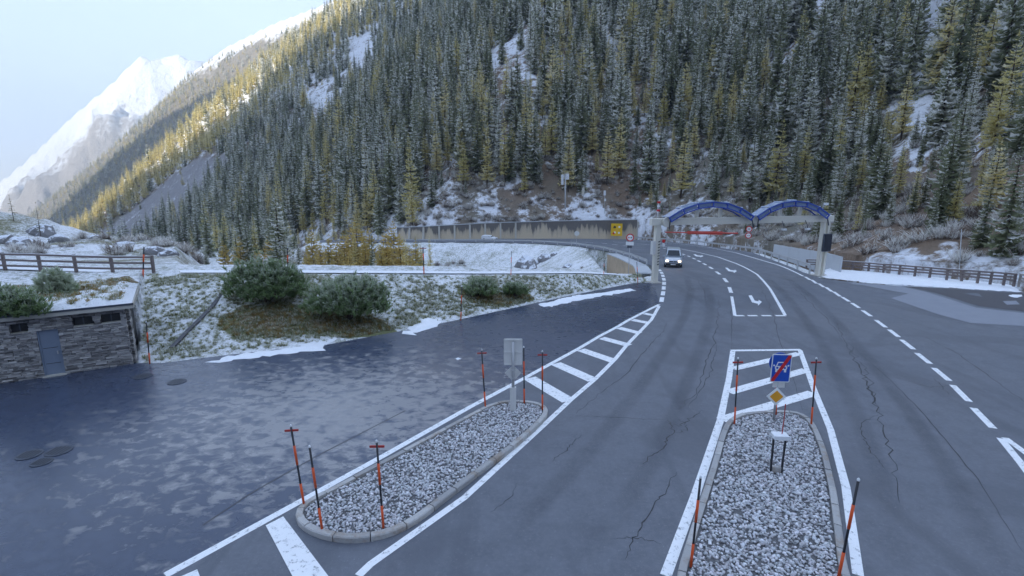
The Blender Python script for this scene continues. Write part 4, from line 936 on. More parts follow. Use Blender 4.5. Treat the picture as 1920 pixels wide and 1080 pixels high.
fl = [Vector((x_, float(np.interp(x_, [-45, -27, -12.5], [34.5, 33.5, 34.5])) + .1, float(np.interp(x_, [-45, -27, -12.5], [2.7, 2.3, 2.1])) + .05)) for x_ in (-39.0, -36.6, -34.1, -31.6, -29.1, -26.6, -24.0)]
fence(fl, 'dark timber rail fence dusted with snow on the terrace above the shed', 1.2, (.32, .70, 1.08), pw=.17)

# ================================================================== STONE SHED
C0 = Vector((-17.65, 22.65, 0)); AXU = Vector((-.842, -.539, 0)); NB = Vector((-.539, .842, 0)); SH = AT(246, 577, 22.65).z; LEN = 13.0
shed = empty('stone_shed', C0 + AXU * 3, 'low grey stone shed with snowy turf roof and blue door set in the bank', 'shed')
def wuv(px_, py_):
    d = ray(px_, py_); o = Vector((0, 0, CAM_H)); d = Vector(d); t = (C0 - o).dot(NB) / d.dot(NB); p = o + d * t; return ((p - C0).dot(AXU), p.z)
def wp(u, v, n=0): return C0 + AXU * u - NB * n + UZ * v
def wbox(u0, u1, v0, v1, n0, n1):
    q = [wp(u0, v0, n0), wp(u1, v0, n0), wp(u1, v0, n1), wp(u0, v0, n1)]; return MB().hexa(q, [p + UZ * (v1 - v0) for p in q])
du1, _ = wuv(71, 640); du0, _ = wuv(112, 640); dv = wuv(92, 617)[1]; DOOR = (du0, du1, 0, dv)
SLOTS = []
for (a, b_, c, d) in [(189, 227, 590, 606), (137, 176, 600, 617), (21, 57, 624, 643), (-34, 6, 634, 656)]:
    u1, _ = wuv(a, (c + d) / 2); u0, v0 = wuv(b_, d - 2); _, v1 = wuv((a + b_) / 2, (c + d) / 2); SLOTS.append((u0, u1, SH - .62, SH - .24))
core = wbox(.02, LEN, -.05, SH - .01, -4.0, -.24).build('wall', 'dark_opening', shed)
EXC = [DOOR] + SLOTS
protos = []
for k in range(6):
    rn = random.Random(k); m = MB(); m.cbox((0, 0, 0), (1, 1, 1), .06); me_o = m
    me = bpy.data.meshes.new('stone'); vs = [(v[0] + rn.uniform(-.05, .05), v[1] + rn.uniform(-.12, .12), v[2] + rn.uniform(-.06, .06)) for v in m.v]; me.from_pydata(vs, [], m.f); me.materials.append(MATS['ledge_stone']); protos.append(me)
cells = []; v = 0.0
while v < SH - .05:
    h = min(random.uniform(.055, .105), SH - v); u = -.0 - random.uniform(0, .2)
    while u < 6.6:
        L = random.uniform(.16, .48) if random.random() > .2 else random.uniform(.08, .16); a, b_ = max(u, 0.0), min(u + L, 6.6)
        for (e0, e1, f0, f1) in EXC:
            if v + h * .5 < f1 and v + h * .5 > f0:
                if a < e0 < b_: b_ = e0
                elif a < e1 < b_: a = e1
                elif a >= e0 and b_ <= e1: a = b_
        if b_ - a > .05: cells.append((a, b_, v, h))
        u += L
    v += h
order = sorted(range(len(cells)), key=lambda i: -(cells[i][1] - cells[i][0]) * cells[i][3]); singles = set(order[:295]); rest = MB()
RM = Matrix((AXU, -NB, UZ)).transposed()
for i, (a, b_, v, h) in enumerate(cells):
    n = random.uniform(.22, .275); c = wp((a + b_) / 2, v + h / 2, -.12 + (n - .24) / 2)
    if i in singles:
        o = bpy.data.objects.new('stone', random.choice(protos)); COL.objects.link(o); o.parent = shed; o.matrix_local = Matrix.Translation(c - ORIGIN[shed.name]) @ RM.to_4x4() @ Matrix.Diagonal((b_ - a - .012, n, h - .010, 1))
    else: rest.box(c, (b_ - a - .012, n, h - .012), (AXU, -NB, UZ))
o = rest.build('small_stones', 'pebbles', shed); o['kind'] = 'stuff'
tn = o.data.attributes.new('tone', 'FLOAT_COLOR', 'POINT'); nq = len(o.data.vertices) // 8; gt = np.clip(RNG.normal(.34, .12, nq), .14, .72); tn.data.foreach_set('color', np.repeat(np.stack([gt, gt * .97, gt * .95, np.ones(nq)], -1), 8, 0).astype(np.float32).ravel())
wbox(6.6, LEN, 0, SH - .01, -.2, .0).build('wall', 'concrete', shed)
for k in range(24):   # quoins of the gable end
    h = SH / 24; dd = random.uniform(.5, .9); o = bpy.data.objects.new('stone', random.choice(protos)); COL.objects.link(o); o.parent = shed; o.matrix_local = Matrix.Translation(C0 - AXU * .02 + NB * (.35 + dd / 2) + UZ * (h * (k + .5)) - ORIGIN[shed.name]) @ RM.to_4x4() @ Matrix.Diagonal((.2, dd, h - .01, 1))
dr = wbox(DOOR[0] + .05, DOOR[1] - .05, .05, dv - .05, -.14, -.09).build('door', 'door_steel', shed)
for a, b_, c, d in ((DOOR[0], DOOR[0] + .05, 0, dv), (DOOR[1] - .05, DOOR[1], 0, dv), (DOOR[0] + .05, DOOR[1] - .05, dv - .05, dv)): wbox(a, b_, c, d, -.2, -.04).build('frame', 'door_steel', dr)
for c in (.55, 1.25): wbox(DOOR[0] + .1, DOOR[1] - .1, c - .01, c + .01, -.092, -.084).build('seam', 'dark_opening', dr)
wbox(DOOR[0] + .12, DOOR[0] + .16, .95, 1.08, -.09, -.03).build('handle', 'galvanised', dr)
wbox(DOOR[0] - .05, DOOR[1] + .05, 0, .05, -.2, .12).build('threshold', 'concrete', shed)
for (a, b_, c, d) in SLOTS:
    w_ = wbox(a + .03, b_ - .03, c + .03, d - .03, -.235, -.2).build('window', 'dark_opening', shed)
    wbox(a, b_, c - .03, c + .02, -.2, .02).build('sill', 'concrete', w_); wbox((a + b_) / 2 - .02, (a + b_) / 2 + .02, c + .03, d - .03, -.2, -.17).build('mullion', 'iron', w_)
rf = wbox(-.35, LEN, SH, SH + .20, -4.6, .30).build('roof', 'concrete', shed)
wbox(-.37, LEN, SH + .16, SH + .24, .27, .33).build('drip_edge', 'iron', rf)
# turf on the roof
nu, nv = 90, 34; U, Vv = np.meshgrid(np.linspace(-.3, LEN, nu), np.linspace(.28, -6.0, nv)); TX = C0.x + AXU.x * U - NB.x * Vv; TY = C0.y + AXU.y * U - NB.y * Vv
edge = np.minimum(np.minimum(.28 - Vv, U + .3) / .5, 1); TZ_ = SH + .205 + edge * (.09 + .26 * fbm(TX / .5, TY / .5, 4, 13)) + .02 * (-Vv)
ii = np.arange(nu * nv).reshape(nv, nu); QQ = np.stack([ii[:-1, :-1], ii[1:, :-1], ii[1:, 1:], ii[:-1, 1:]], -1).reshape(-1, 4)
bare_ = sstep(.55, .62, fbm(TX / 1.3, TY / 1.3, 3, 19)) * .9
me = np_mesh('turf_roof', np.stack([TX.ravel() - ORIGIN[shed.name].x, TY.ravel() - ORIGIN[shed.name].y, TZ_.ravel()], -1), QQ, 'frosted_turf', {'snow': (.66 - .9 * bare_).ravel(), 'bare': bare_.ravel()}); link('turf_roof', me, shed)
# drain channel on the bank
chan = []
for k, (a, b_, z_) in enumerate([(424, 549, 1.55), (400, 573, 1.25), (375, 598, .90), (350, 622, .58), (322, 655, .15)]):
    p = ATZ(a, b_, z_); p.z = tz(p.x, p.y) + .03; chan.append(p)
root = empty('drain_channel', chan[-1], 'dark stone drain channel running down the snowy bank', 'drain')
for a, b_ in zip(chan[:-1], chan[1:]): MB().beam(a, b_.lerp(a, .01), .22, .12).build('channel_stone', 'dark_asphalt', root)

# ================================================================== SNOW BANKS
def snow_bank(px_pts, label, hgt, name='snow_bank'):
    P = [Vector(xy(G(*p))) for p in px_pts]; C = P + [P[0]]; R = []
    for a, b_ in zip(C[:-1], C[1:]):
        k = max(2, int((b_ - a).length / .25)); R += [a.lerp(b_, j / k) + Vector((random.gauss(0, .10), random.gauss(0, .10))) for j in range(k)]
    xs = [p.x for p in R]; ys = [p.y for p in R]; gx, gy = np.meshgrid(np.arange(min(xs), max(xs), .22), np.arange(min(ys), max(ys), .22)); gx = gx.ravel(); gy = gy.ravel()
    ok = in_poly(gx, gy, R) & (seg_dist(gx, gy, R, True)[0] > .1); pts = R + [Vector((a, b_)) for a, b_ in zip(gx[ok], gy[ok])]
    v, e, f, *_ = mgeo.delaunay_2d_cdt(pts, [(i, (i + 1) % len(R)) for i in range(len(R))], [], 1, 1e-5)
    X = np.array([p.x for p in v]); Y = np.array([p.y for p in v]); dd = seg_dist(X, Y, R, True)[0]; Zt, *_ = terrain(X, Y); base = np.maximum(Zt, zroad(X, Y)) + .01
    Zs = base + hgt * sstep(0, .45, dd) * (.5 + fbm(X / .5, Y / .5, 3, 15))
    m = MB().add([(a, b_, c) for a, b_, c in zip(X, Y, Zs)], [tuple(q) for q in f]); o = m.build(name, 'snow', None, True); tag(o, label, 'snow', None, 'stuff')
snow_bank([(385, 682), (430, 668), (520, 656), (560, 648), (640, 632), (618, 645), (600, 657), (540, 664), (480, 670), (440, 676)], 'strip of ploughed snow along the lot edge below the drain', .10)
snow_bank([(757, 627), (770, 612), (800, 600), (832, 600), (818, 612), (790, 621), (772, 628)], 'lobe of ploughed snow spilling onto the lot', .14)
snow_bank([(1010, 572), (1060, 558), (1120, 550), (1186, 541), (1187, 545), (1150, 553), (1100, 560), (1060, 570), (1020, 576)], 'long ridge of ploughed snow at the tip of the bank', .14)
snow_bank([(1542, 521), (1548, 505), (1600, 508), (1700, 517), (1800, 526), (1900, 536), (1918, 548), (1800, 541), (1690, 534), (1664, 533), (1630, 531), (1590, 526)], 'band of clean snow on the verge before the timber fence', .12)
snow_bank([(1895, 553), (1915, 553), (1918, 557), (1900, 558)], 'small lump of snow on the far apron', .10)
snow_bank([(854, 673), (859, 671), (863, 674), (858, 676)], 'fist of snow alone on the wet lot', .05)

# ================================================================== VEHICLES
def loft(sts):
    """sts: list of (y, [(x, z) half ring from bottom to top])"""
    m = MB(); n = len(sts[0][1]); vs = []
    for y, ring in sts: vs += [(x, y, z) for x, z in ring] + [(-x, y, z) for x, z in ring[::-1]]
    k = 2 * n; fs = []
    for i in range(len(sts) - 1): fs += [(i * k + j, i * k + (j + 1) % k, (i + 1) * k + (j + 1) % k, (i + 1) * k + j) for j in range(k)]
    fs += [tuple(range(k))[::-1], tuple((len(sts) - 1) * k + j for j in range(k))]; return m.add(vs, fs)
def vehicle(name, label, cat, loc, rz, paint, hgt, lit):
    """front toward -y"""
    r = empty(name, (0, 0, 0)); S = hgt / 1.82
    def ring(w, z0, zb, zt, wt): return [(w * .86, z0), (w, z0 + .22), (w, zb), (wt, zt - .06), (wt * .82, zt)]
    low = [(-2.18, ring(.72, .38, .62, .80, .62)), (-2.10, ring(.84, .28, .74, .92, .74)), (-1.55, ring(.90, .24, .88, 1.04, .78)), (-1.12, ring(.90, .24, .95, 1.10, .80)), (0, ring(.90, .24, 1.0, 1.10, .84)), (1.9, ring(.90, .24, 1.0, 1.10, .84)), (2.15, ring(.86, .3, 1.0, 1.10, .80))]
    gh = [(-1.10, ring(.82, 1.0, 1.03, 1.12, .76)), (-.35, ring(.84, 1.0, 1.06, hgt - .05, .66)), (.0, ring(.84, 1.0, 1.06, hgt, .68)), (1.75, ring(.84, 1.0, 1.06, hgt - .01, .68)), (2.10, ring(.80, 1.0, 1.06, hgt - .12, .62))]
    def out(mb, nm, mat, par=r, sm=False): return mb.build(nm, mat, par, sm)
    out(loft(low), 'body', paint); cabin = out(loft(gh), 'cabin', paint)
    # windscreen: slab lying on the sloping front of the cabin
    q = [(-.68, -1.03, 1.15), (.68, -1.03, 1.15), (.56, -.43, hgt - .13), (-.56, -.43, hgt - .13)]; q = [Vector(p) + Vector((0, -.035, .02)) for p in q]; out(MB().hexa(q, [p + Vector((0, .05, -.03)) for p in q]), 'windscreen', 'car_glass', cabin)
    for sx in (-1, 1):
        for y0, y1 in ((-.62, .15), (.25, 1.0), (1.1, 1.85)):
            q = [Vector((sx * .855, y0, 1.1)), Vector((sx * .855, y1, 1.1)), Vector((sx * .715, y1, hgt - .2)), Vector((sx * .715, y0 + (.3 if y0 < 0 else 0), hgt - .2))]; out(MB().hexa(q, [p - Vector((sx * .03, 0, 0)) for p in q]), 'side_window', 'car_glass', cabin)
        out(MB().cbox((sx * .62, -2.13, .78), (.30, .12, .17), .03), 'headlight', 'headlight' if lit else 'white_plastic')
        mm = out(MB().cbox((sx * 1.0, -.72, 1.12), (.2, .1, .16), .02), 'mirror', paint)
        for y in (-1.38, 1.28):
            w = out(MB().tube([(sx * .70, y, .32), (sx * .91, y, .32)], .32, 18), 'wheel', 'tyre'); out(MB().tube([(sx * .90, y, .32), (sx * .918, y, .32)], .2, 14), 'rim', 'rim', w)
    out(MB().cbox((0, -2.14, .42), (1.5, .18, .24), .04), 'bumper', 'bumper'); out(MB().box((0, -2.165, .72), (.72, .06, .10)), 'grille', 'bumper'); out(MB().box((0, -2.245, .42), (.52, .015, .11)), 'number_plate', 'sign_white'); out(MB().disc((0, -2.2, .735), (0, -1, 0), .05, .02, 12), 'badge', 'rim')
    r.location = loc; r.rotation_euler = (0, 0, rz); ORIGIN[r.name] = Vector(loc); return tag(r, label, cat)
p = G(1265.5, 500); vehicle('van', 'silver van with headlights on driving toward the camera under the gantry', 'van', p + Vector((.05, .9, .01)), math.radians(-17), 'van_paint', 1.84, True)
p = G(918, 451.3); vehicle('car', 'white car on the far road before the buttressed wall', 'car', (p.x, p.y, float(zroad(0, p.y)) + .01), math.radians(62), 'car_white', 1.5, False)

# ================================================================== VEGETATION
def conifer_mesh(seed, H=20.0, R=3.0, nl=30, nb=6.5, segs=3, wid=.30, droop=.42, z0=.06, frost=.6, airy=0.0, power=.85, needle='spruce_needles', gap=.0, lift=.15):
    rn = np.random.default_rng(seed); V = []; F = []; A = []
    for i in range(nl):
        t = z0 + (1 - z0) * ((i + rn.uniform(-.3, .3)) / nl); t = min(max(t, z0 * .8), .985)
        n = max(3, int(nb * (1.0 - .35 * t) + rn.uniform(0, 1.2))); a0 = rn.uniform(0, 6.28)
        for k in range(n):
            if rn.random() < gap: continue
            a = a0 + 6.283 * k / n + rn.uniform(-.35, .35); L = R * (1.02 - t) ** power * rn.uniform(.62, 1.18) * (1 if t > .14 else .75); L = max(L, .22)
            ang = -droop * (1 - t) + lift * t + rn.uniform(-.12, .12); zb = t * H + rn.uniform(-.2, .2); ca, sa = math.cos(a), math.sin(a); o = len(V); fz = np.clip(frost + rn.normal(0, .22), 0, 1.2); w0 = L * wid * rn.uniform(.75, 1.3)
            for s in range(segs + 1):
                q = s / segs; rad = L * (.08 + .92 * q); z = zb + rad * math.tan(ang) + .16 * L * q * q - .10 * L * math.sin(3.14 * q); w = w0 * (math.sin(3.14 * (.16 + .80 * q)) ** .8) * rn.uniform(.7, 1.25)
                if s == segs: w *= .25
                for sd, dz in ((-1, -.85), (0, 0), (1, -.85)):
                    j = rn.uniform(.65, 1.3) if sd else 1; back = (rn.uniform(-.16, .06) * L if sd else 0)
                    x = (rad + back) * ca - sd * w * j * sa; y = (rad + back) * sa + sd * w * j * ca; V.append((x, y, z + dz * w * j)); A.append(fz + (.28 if sd == 0 else -.12) + .42 * (q - .45))
            for s in range(segs):
                b = o + 3 * s
                for q in ((b, b + 1, b + 4), (b, b + 4, b + 3), (b + 1, b + 2, b + 5), (b + 1, b + 5, b + 4)):
                    if rn.random() >= airy: F.append(q)
            # twigs hanging from the spray break up its outline
            for _ in range(2 if segs > 2 else 1):
                q = rn.uniform(.35, .95); rad = L * q; sd = rn.choice([-1, 1]); x0, y0 = rad * ca - sd * w0 * .5 * sa, rad * sa + sd * w0 * .5 * ca; z = zb + rad * math.tan(ang) - .1 * L; d = .22 * L * rn.uniform(.6, 1.3); o2 = len(V)
                V += [(x0 - .5 * d * ca, y0 - .5 * d * sa, z), (x0 + .5 * d * ca, y0 + .5 * d * sa, z), (x0 + .25 * d * ca - sd * d * .5 * sa, y0 + .25 * d * sa + sd * d * .5 * ca, z - d * .9)]; A += [fz - .1] * 2 + [fz - .4]; F.append((o2, o2 + 1, o2 + 2))
    o = len(V); V += [(.12, 0, H * .955), (-.06, .1, H * .955), (-.06, -.1, H * .955), (0, 0, H * 1.01)]; A += [.5] * 4; F += [(o, o + 1, o + 3), (o + 1, o + 2, o + 3), (o + 2, o, o + 3)]
    return np_mesh('crown', V, F, needle, {'frost': np.array(A)}, smooth=False)
def trunk_mesh(H=20.0, r=.24, top=.9, mat='bark'):
    m = MB(); pts = [(0, 0, -1.0), (0, 0, .3), (.04, .02, H * .35), (-.03, .03, H * .7), (0, 0, H * top)]; m.tube(pts, [r * 1.35, r, r * .75, r * .4, r * .08], 6)
    me = bpy.data.meshes.new('trunk'); me.from_pydata(m.v, [], m.f); me.materials.append(MATS[mat]); me.shade_smooth(); return me
SPRUCE = [conifer_mesh(100 + k, R=2.7 + .25 * (k % 3), nl=34, frost=.24 + .11 * (k % 4), wid=.26) for k in range(5)]
LARCH = [conifer_mesh(200 + k, R=2.9 + .3 * (k % 3), nl=30, nb=6.0, wid=.20, droop=.20, z0=.16, frost=.35, airy=.18, power=.75, needle='larch_needles', gap=.12, lift=.3) for k in range(4)]
TRUNK = trunk_mesh(); LTRUNK = trunk_mesh(20, .22)
def far_variant(me_list, name):   # crown and trunk in one mesh for the forest mass
    return me_list
# --- choose tree places on the slopes
def scatter(r0, r1, az0, az1, sp, seed):
    rng = np.random.default_rng(seed); xs = np.arange(-r1 * .95, r1 * .95, sp); ys = np.arange(20, r1, sp); X, Y = np.meshgrid(xs, ys); X = X.ravel() + rng.uniform(-.48, .48, X.size) * sp; Y = Y.ravel() + rng.uniform(-.48, .48, Y.size) * sp
    R_ = np.hypot(X, Y); az = np.degrees(np.arctan2(X, Y)); k = (R_ >= r0) & (R_ < r1) & (az > az0) & (az < az1); return X[k], Y[k]
TREES = []
for (r0, r1, az0, az1, sp, sd) in [(50, 240, -30, 50, 5.2, 1), (240, 430, -42, 50, 6.4, 2), (430, 760, -44, 20, 7.4, 3), (760, 1150, -45, 5, 8.5, 4), (1150, 3000, -46, -8, 13.0, 5)]:
    X, Y = scatter(r0, r1, az0, az1, sp, sd); Z, S_, B_, K_, D_, I_ = terrain(X, Y); px, py = proj(X, Y, Z); rng = np.random.default_rng(900 + sd); u1 = rng.random(X.size); R_ = np.hypot(X, Y)
    ok = ((K_ == 1) | (K_ == 2)) & (py > -25) & (px > -40) & (px < 1960)
    scar = in_poly(px, py, SCAR); ok &= ~(scar & (u1 < .97))
    gul = np.zeros(X.size, bool)
    for i_, g in enumerate(GULLIES):
        for dy in ((0, 30, 60, 90, 120, 150) if i_ == 0 else (0, 35, 70, 105) if i_ in (1, 4, 5, 6) else (0, 30)): gul |= in_poly(px, py - dy, g)
    ok &= ~(gul & (u1 < .97))
    dmin = np.where(px > 1540, 3 + 13 * vnoise(X / 12, Y / 12, 4), np.where(px > 1190, 7 + 14 * vnoise(X / 15, Y / 15, 4), np.where(px > 780, 4 + 14 * vnoise(X / 18, Y / 18, 5), 0)))
    ok &= (D_ > dmin) | (K_ == 2)
    clear = vnoise(X / 26, Y / 26, 6); ok &= ~((clear < .10) & (K_ == 1) & (R_ < 760)); ok &= ~((K_ == 2) & (py < 150) & (u1 < .55)) & ~((K_ == 2) & (S_ > .6))
    X, Y, Z, px, py, K_, D_, R_ = [q[ok] for q in (X, Y, Z, px, py, K_, D_, R_)]; n = len(X); u = rng.random(n); cl = vnoise(X / 40, Y / 40, 8)
    pl = np.where((px > 560) & (px < 1300) & (py > 130), .24, .10) + .25 * (cl - .5); pl = np.where(px > 1500, .13, pl)
    line_ = np.interp(px, [100, 700], [455, 0]); gold = (K_ == 1) & (R_ > 520) & (py < line_ + 62); pl = np.where(gold, np.interp(py, [40, 110, 260], [.40, .60, .88]), pl); pl = np.where(K_ == 2, .45, pl); larch = u < pl
    h = np.where(larch, rng.normal(21, 4, n), rng.normal(24, 5, n)); h = np.where(u1[ok] > .84, h * .5, h); h = np.clip(h, 6, 34); h = np.where(R_ > 430, h * .88, h); h = np.where((px > 1190) & (D_ < 50), h * np.interp(D_, [5, 50], [.5, .95]), h); h = np.where(K_ == 2, h * .85, h)
    for i in range(n): TREES.append((X[i], Y[i], Z[i], h[i], bool(larch[i]), px[i], py[i], R_[i], K_[i]))
X, Y = scatter(72, 330, -38, -9, 7.0, 7); Z, S_, B_, K_, D_, I_ = terrain(X, Y); dp, _, _ = seg_dist(X, Y, PAVED, True); px, py = proj(X, Y, Z); rng = np.random.default_rng(77)
ok = (K_ == 0) & ~I_ & (dp > 12) & (X > -.60 * Y) & (D_ < -1) & (vnoise(X / 20, Y / 20, 44) > .25)
for x, y, z, a, b, d_ in zip(X[ok], Y[ok], Z[ok], px[ok], py[ok], D_[ok]):
    la = rng.random() < (.5 if a > 560 else .2); TREES.append((x, y, z, float(np.clip(rng.normal(13, 3.5), 5, 20)) * (.55 if x > -.40 * y else 1), la, a, b, math.hypot(x, y), 1))
X, Y = scatter(48, 200, 8, 50, 4.6, 9); Z, S_, B_, K_, D_, I_ = terrain(X, Y); px, py = proj(X, Y, Z)
ok = (K_ == 1) & (D_ > 2.5) & (D_ < 34) & (px > 1190) & (vnoise(X / 9, Y / 9, 46) > .32)
for x, y, z, a, b in zip(X[ok], Y[ok], Z[ok], px[ok], py[ok]):
    TREES.append((x, y, z, float(np.clip(rng.normal(6.0, 2.2), 2.5, 11)), rng.random() < .15, a, b, math.hypot(x, y), 1))
TREES.sort(key=lambda t: -t[3] / t[7])
def inframe(t): q, w = proj(t[0], t[1], t[2] + t[3] * .7); return -20 < q < 1940 and w > 0
def region(px, py, larch, h, snowy):
    kind = 'olive-gold larch' if larch else 'frosted spruce'; size = 'tall' if h > 21 else ('small' if h < 12 else 'mid-sized')
    if px > 1760: w = 'above the verge fence end'
    elif px > 1560: w = 'beside the narrow snow gully'
    elif px > 1385: w = 'over the display board'
    elif px > 1235: w = 'over the first blue arch'
    elif px > 1100: w = 'above the yellow board'
    elif px > 960: w = 'around the antenna mast'
    elif px > 800: w = 'above the buttressed wall'
    elif px > 600: w = 'behind the hollow'
    else: w = 'toward the rock scar'
    up = 'low down' if py > 330 else ('halfway up' if py > 170 else 'high up')
    return f'{size} {kind} {up} {w}'
HERO = [(1017, 168, 224, 1, 'yellow larch high behind the antenna mast, upper of a pair'), (1022, 221, 302, 1, 'yellow larch behind the antenna mast, lower of a pair'), (1127, 112, 172, 1, 'thin yellow larch high above the yellow board'), (1110, 193, 292, 1, 'slim yellow larch beside the broad pair above the yellow board'), (1160, 198, 332, 1, 'broad golden larch, taller of the pair above the yellow board'), (1138, 230, 346, 1, 'broad golden larch, shorter of the pair above the yellow board'), (1192, 85, 162, 1, 'pale yellow larch high up between the two gold pairs'), (1242, 150, 248, 1, 'narrow deep-orange larch above the gantry mast'), (1276, 225, 374, 1, 'broad olive-yellow larch just over the first blue arch'), (1450, 220, 380, 1, 'open-crowned yellow larch with bare trunk over the second arch'), (1647, 135, 214, 1, 'topmost yellow larch of the column beside the snow gully'), (1665, 195, 276, 1, 'middle yellow larch of the column beside the snow gully'), (1681, 262, 376, 1, 'big low golden larch of the column beside the snow gully'), (1612, 272, 358, 1, 'small orange-tipped larch below the gully column'), (1860, 130, 292, 1, 'dull yellow larch close to the picture edge'), (570, 375, 440, 1, 'gold larch low on the shaded slope, bigger of two'), (588, 385, 436, 1, 'gold larch low on the shaded slope, smaller of two'), (612, 338, 420, 1, 'gold larch on the first snowy step of the slope'), (870, 262, 350, 1, 'olive larch above the buttressed wall'), (820, 232, 330, 1, 'olive larch higher above the buttressed wall'),
        (1230, 320, 394, 0, 'young blue-green spruce standing just left of the first arch'.replace('left of', 'outside')), (1340, 290, 380, 0, 'dense spruce directly over the middle of the gantry'), (1405, 238, 392, 0, 'tall blue-green spruce over the second arch'), (1215, 172, 364, 0, 'very tall dark spruce above the gantry mast'), (1880, 240, 480, 0, 'big dark spruce at the picture edge above the fence corner')]
hero_pts = []
for (hx, ht_, hb, la, lab) in HERO:
    d = ray(hx, hb); ts = np.geomspace(45, 900, 500); zz, _, _, kk, dd, _ = terrain(d[0] * ts, d[1] * ts); hit = np.argmax((CAM_H + d[2] * ts < zz) & (kk == 1)); t_ = ts[hit]
    if hit == 0: continue
    b = Vector((d[0] * t_, d[1] * t_, zz[hit])); tp = AT(hx, ht_, b.y); hero_pts.append((hx, ht_, hb, la, lab, b, tp.z - b.z, math.hypot(b.x, b.y)))
def blocks(t):
    f = 1.0
    for (hx, ht_, hb, la, lab, b, hh_, rr) in hero_pts:
        wpx = .16 * (hb - ht_) + 5
        if math.hypot(t[0] - b.x, t[1] - b.y) < 2.0 + .06 * hh_: return 0
        if abs(t[5] - hx) < wpx and t[7] < rr:
            top = proj(t[0], t[1], t[2] + t[3])[1]
            lim = hb - .22 * (hb - ht_)
            if top < lim and t[6] > ht_: f = min(f, max(0.0, (t[6] - lim) / max(1, t[6] - top)))
    return f if f > .16 else 0
TREES = [(*t[:3], t[3] * q, *t[4:]) for t, q in ((t, blocks(t)) for t in TREES) if q > 0]
cnt = {True: 0, False: 0}; rest_t = []; SLOPE_TREES = []
def tree_thing(name, crown, trunk, loc, sc, rz, label, cat, group):
    r = bpy.data.objects.new(name, None); COL.objects.link(r); r.location = loc; r.rotation_euler = (random.uniform(-.02, .02), random.uniform(-.02, .02), rz); r.scale = sc; r.empty_display_size = .2; tag(r, label, cat, group)
    for nm, me in (('trunk', trunk), ('crown', crown)):
        o = bpy.data.objects.new(nm, me); COL.objects.link(o); o.parent = r
    return r
for t in TREES:
    x, y, z, h, la, px, py, R_, K_ = t
    if cnt[la] < 278 and K_ == 1 and R_ < 420 and inframe(t):
        cnt[la] += 1; s = h / 20; w = s * random.uniform(.85, 1.45)
        SLOPE_TREES.append((px, tree_thing('larch_tree' if la else 'spruce_tree', random.choice(LARCH if la else SPRUCE), LTRUNK if la else TRUNK, (x, y, z - .2), (w, w, s), random.uniform(0, 6.28), region(px, py, la, h, 0), 'tree', 'larches on the slope' if la else 'spruces on the slope')))
    else: rest_t.append(t)
for i, (hx, ht_, hb, la, lab, b, hh_, rr) in enumerate(hero_pts):
    s = hh_ / 20; w = s * (1.25 if la else 1.1); tree_thing('larch_tree' if la else 'spruce_tree', (LARCH if la else SPRUCE)[i % 4], LTRUNK if la else TRUNK, (b.x, b.y, b.z - .3), (w, w, s), i * .9, lab, 'tree', 'larches on the slope' if la else 'spruces on the slope')
ORD = 'first second third fourth fifth sixth seventh eighth ninth tenth eleventh twelfth thirteenth fourteenth fifteenth sixteenth seventeenth eighteenth nineteenth twentieth'.split() + ['twenty-' + q for q in 'first second third fourth fifth sixth seventh eighth ninth'.split()] + ['thirtieth'] + ['thirty-' + q for q in 'first second third fourth fifth sixth seventh eighth ninth'.split()]
by = {}
for px, o in SLOPE_TREES: by.setdefault(o['label'], []).append((px, o))
for k, L in by.items():
    L.sort(key=lambda q: q[0])
    if len(L) > 1:
        for i, (px, o) in enumerate(L): o['label'] = k + ', ' + (ORD[i] if i < len(ORD) else f'number {i + 1}') + ' toward the fence'
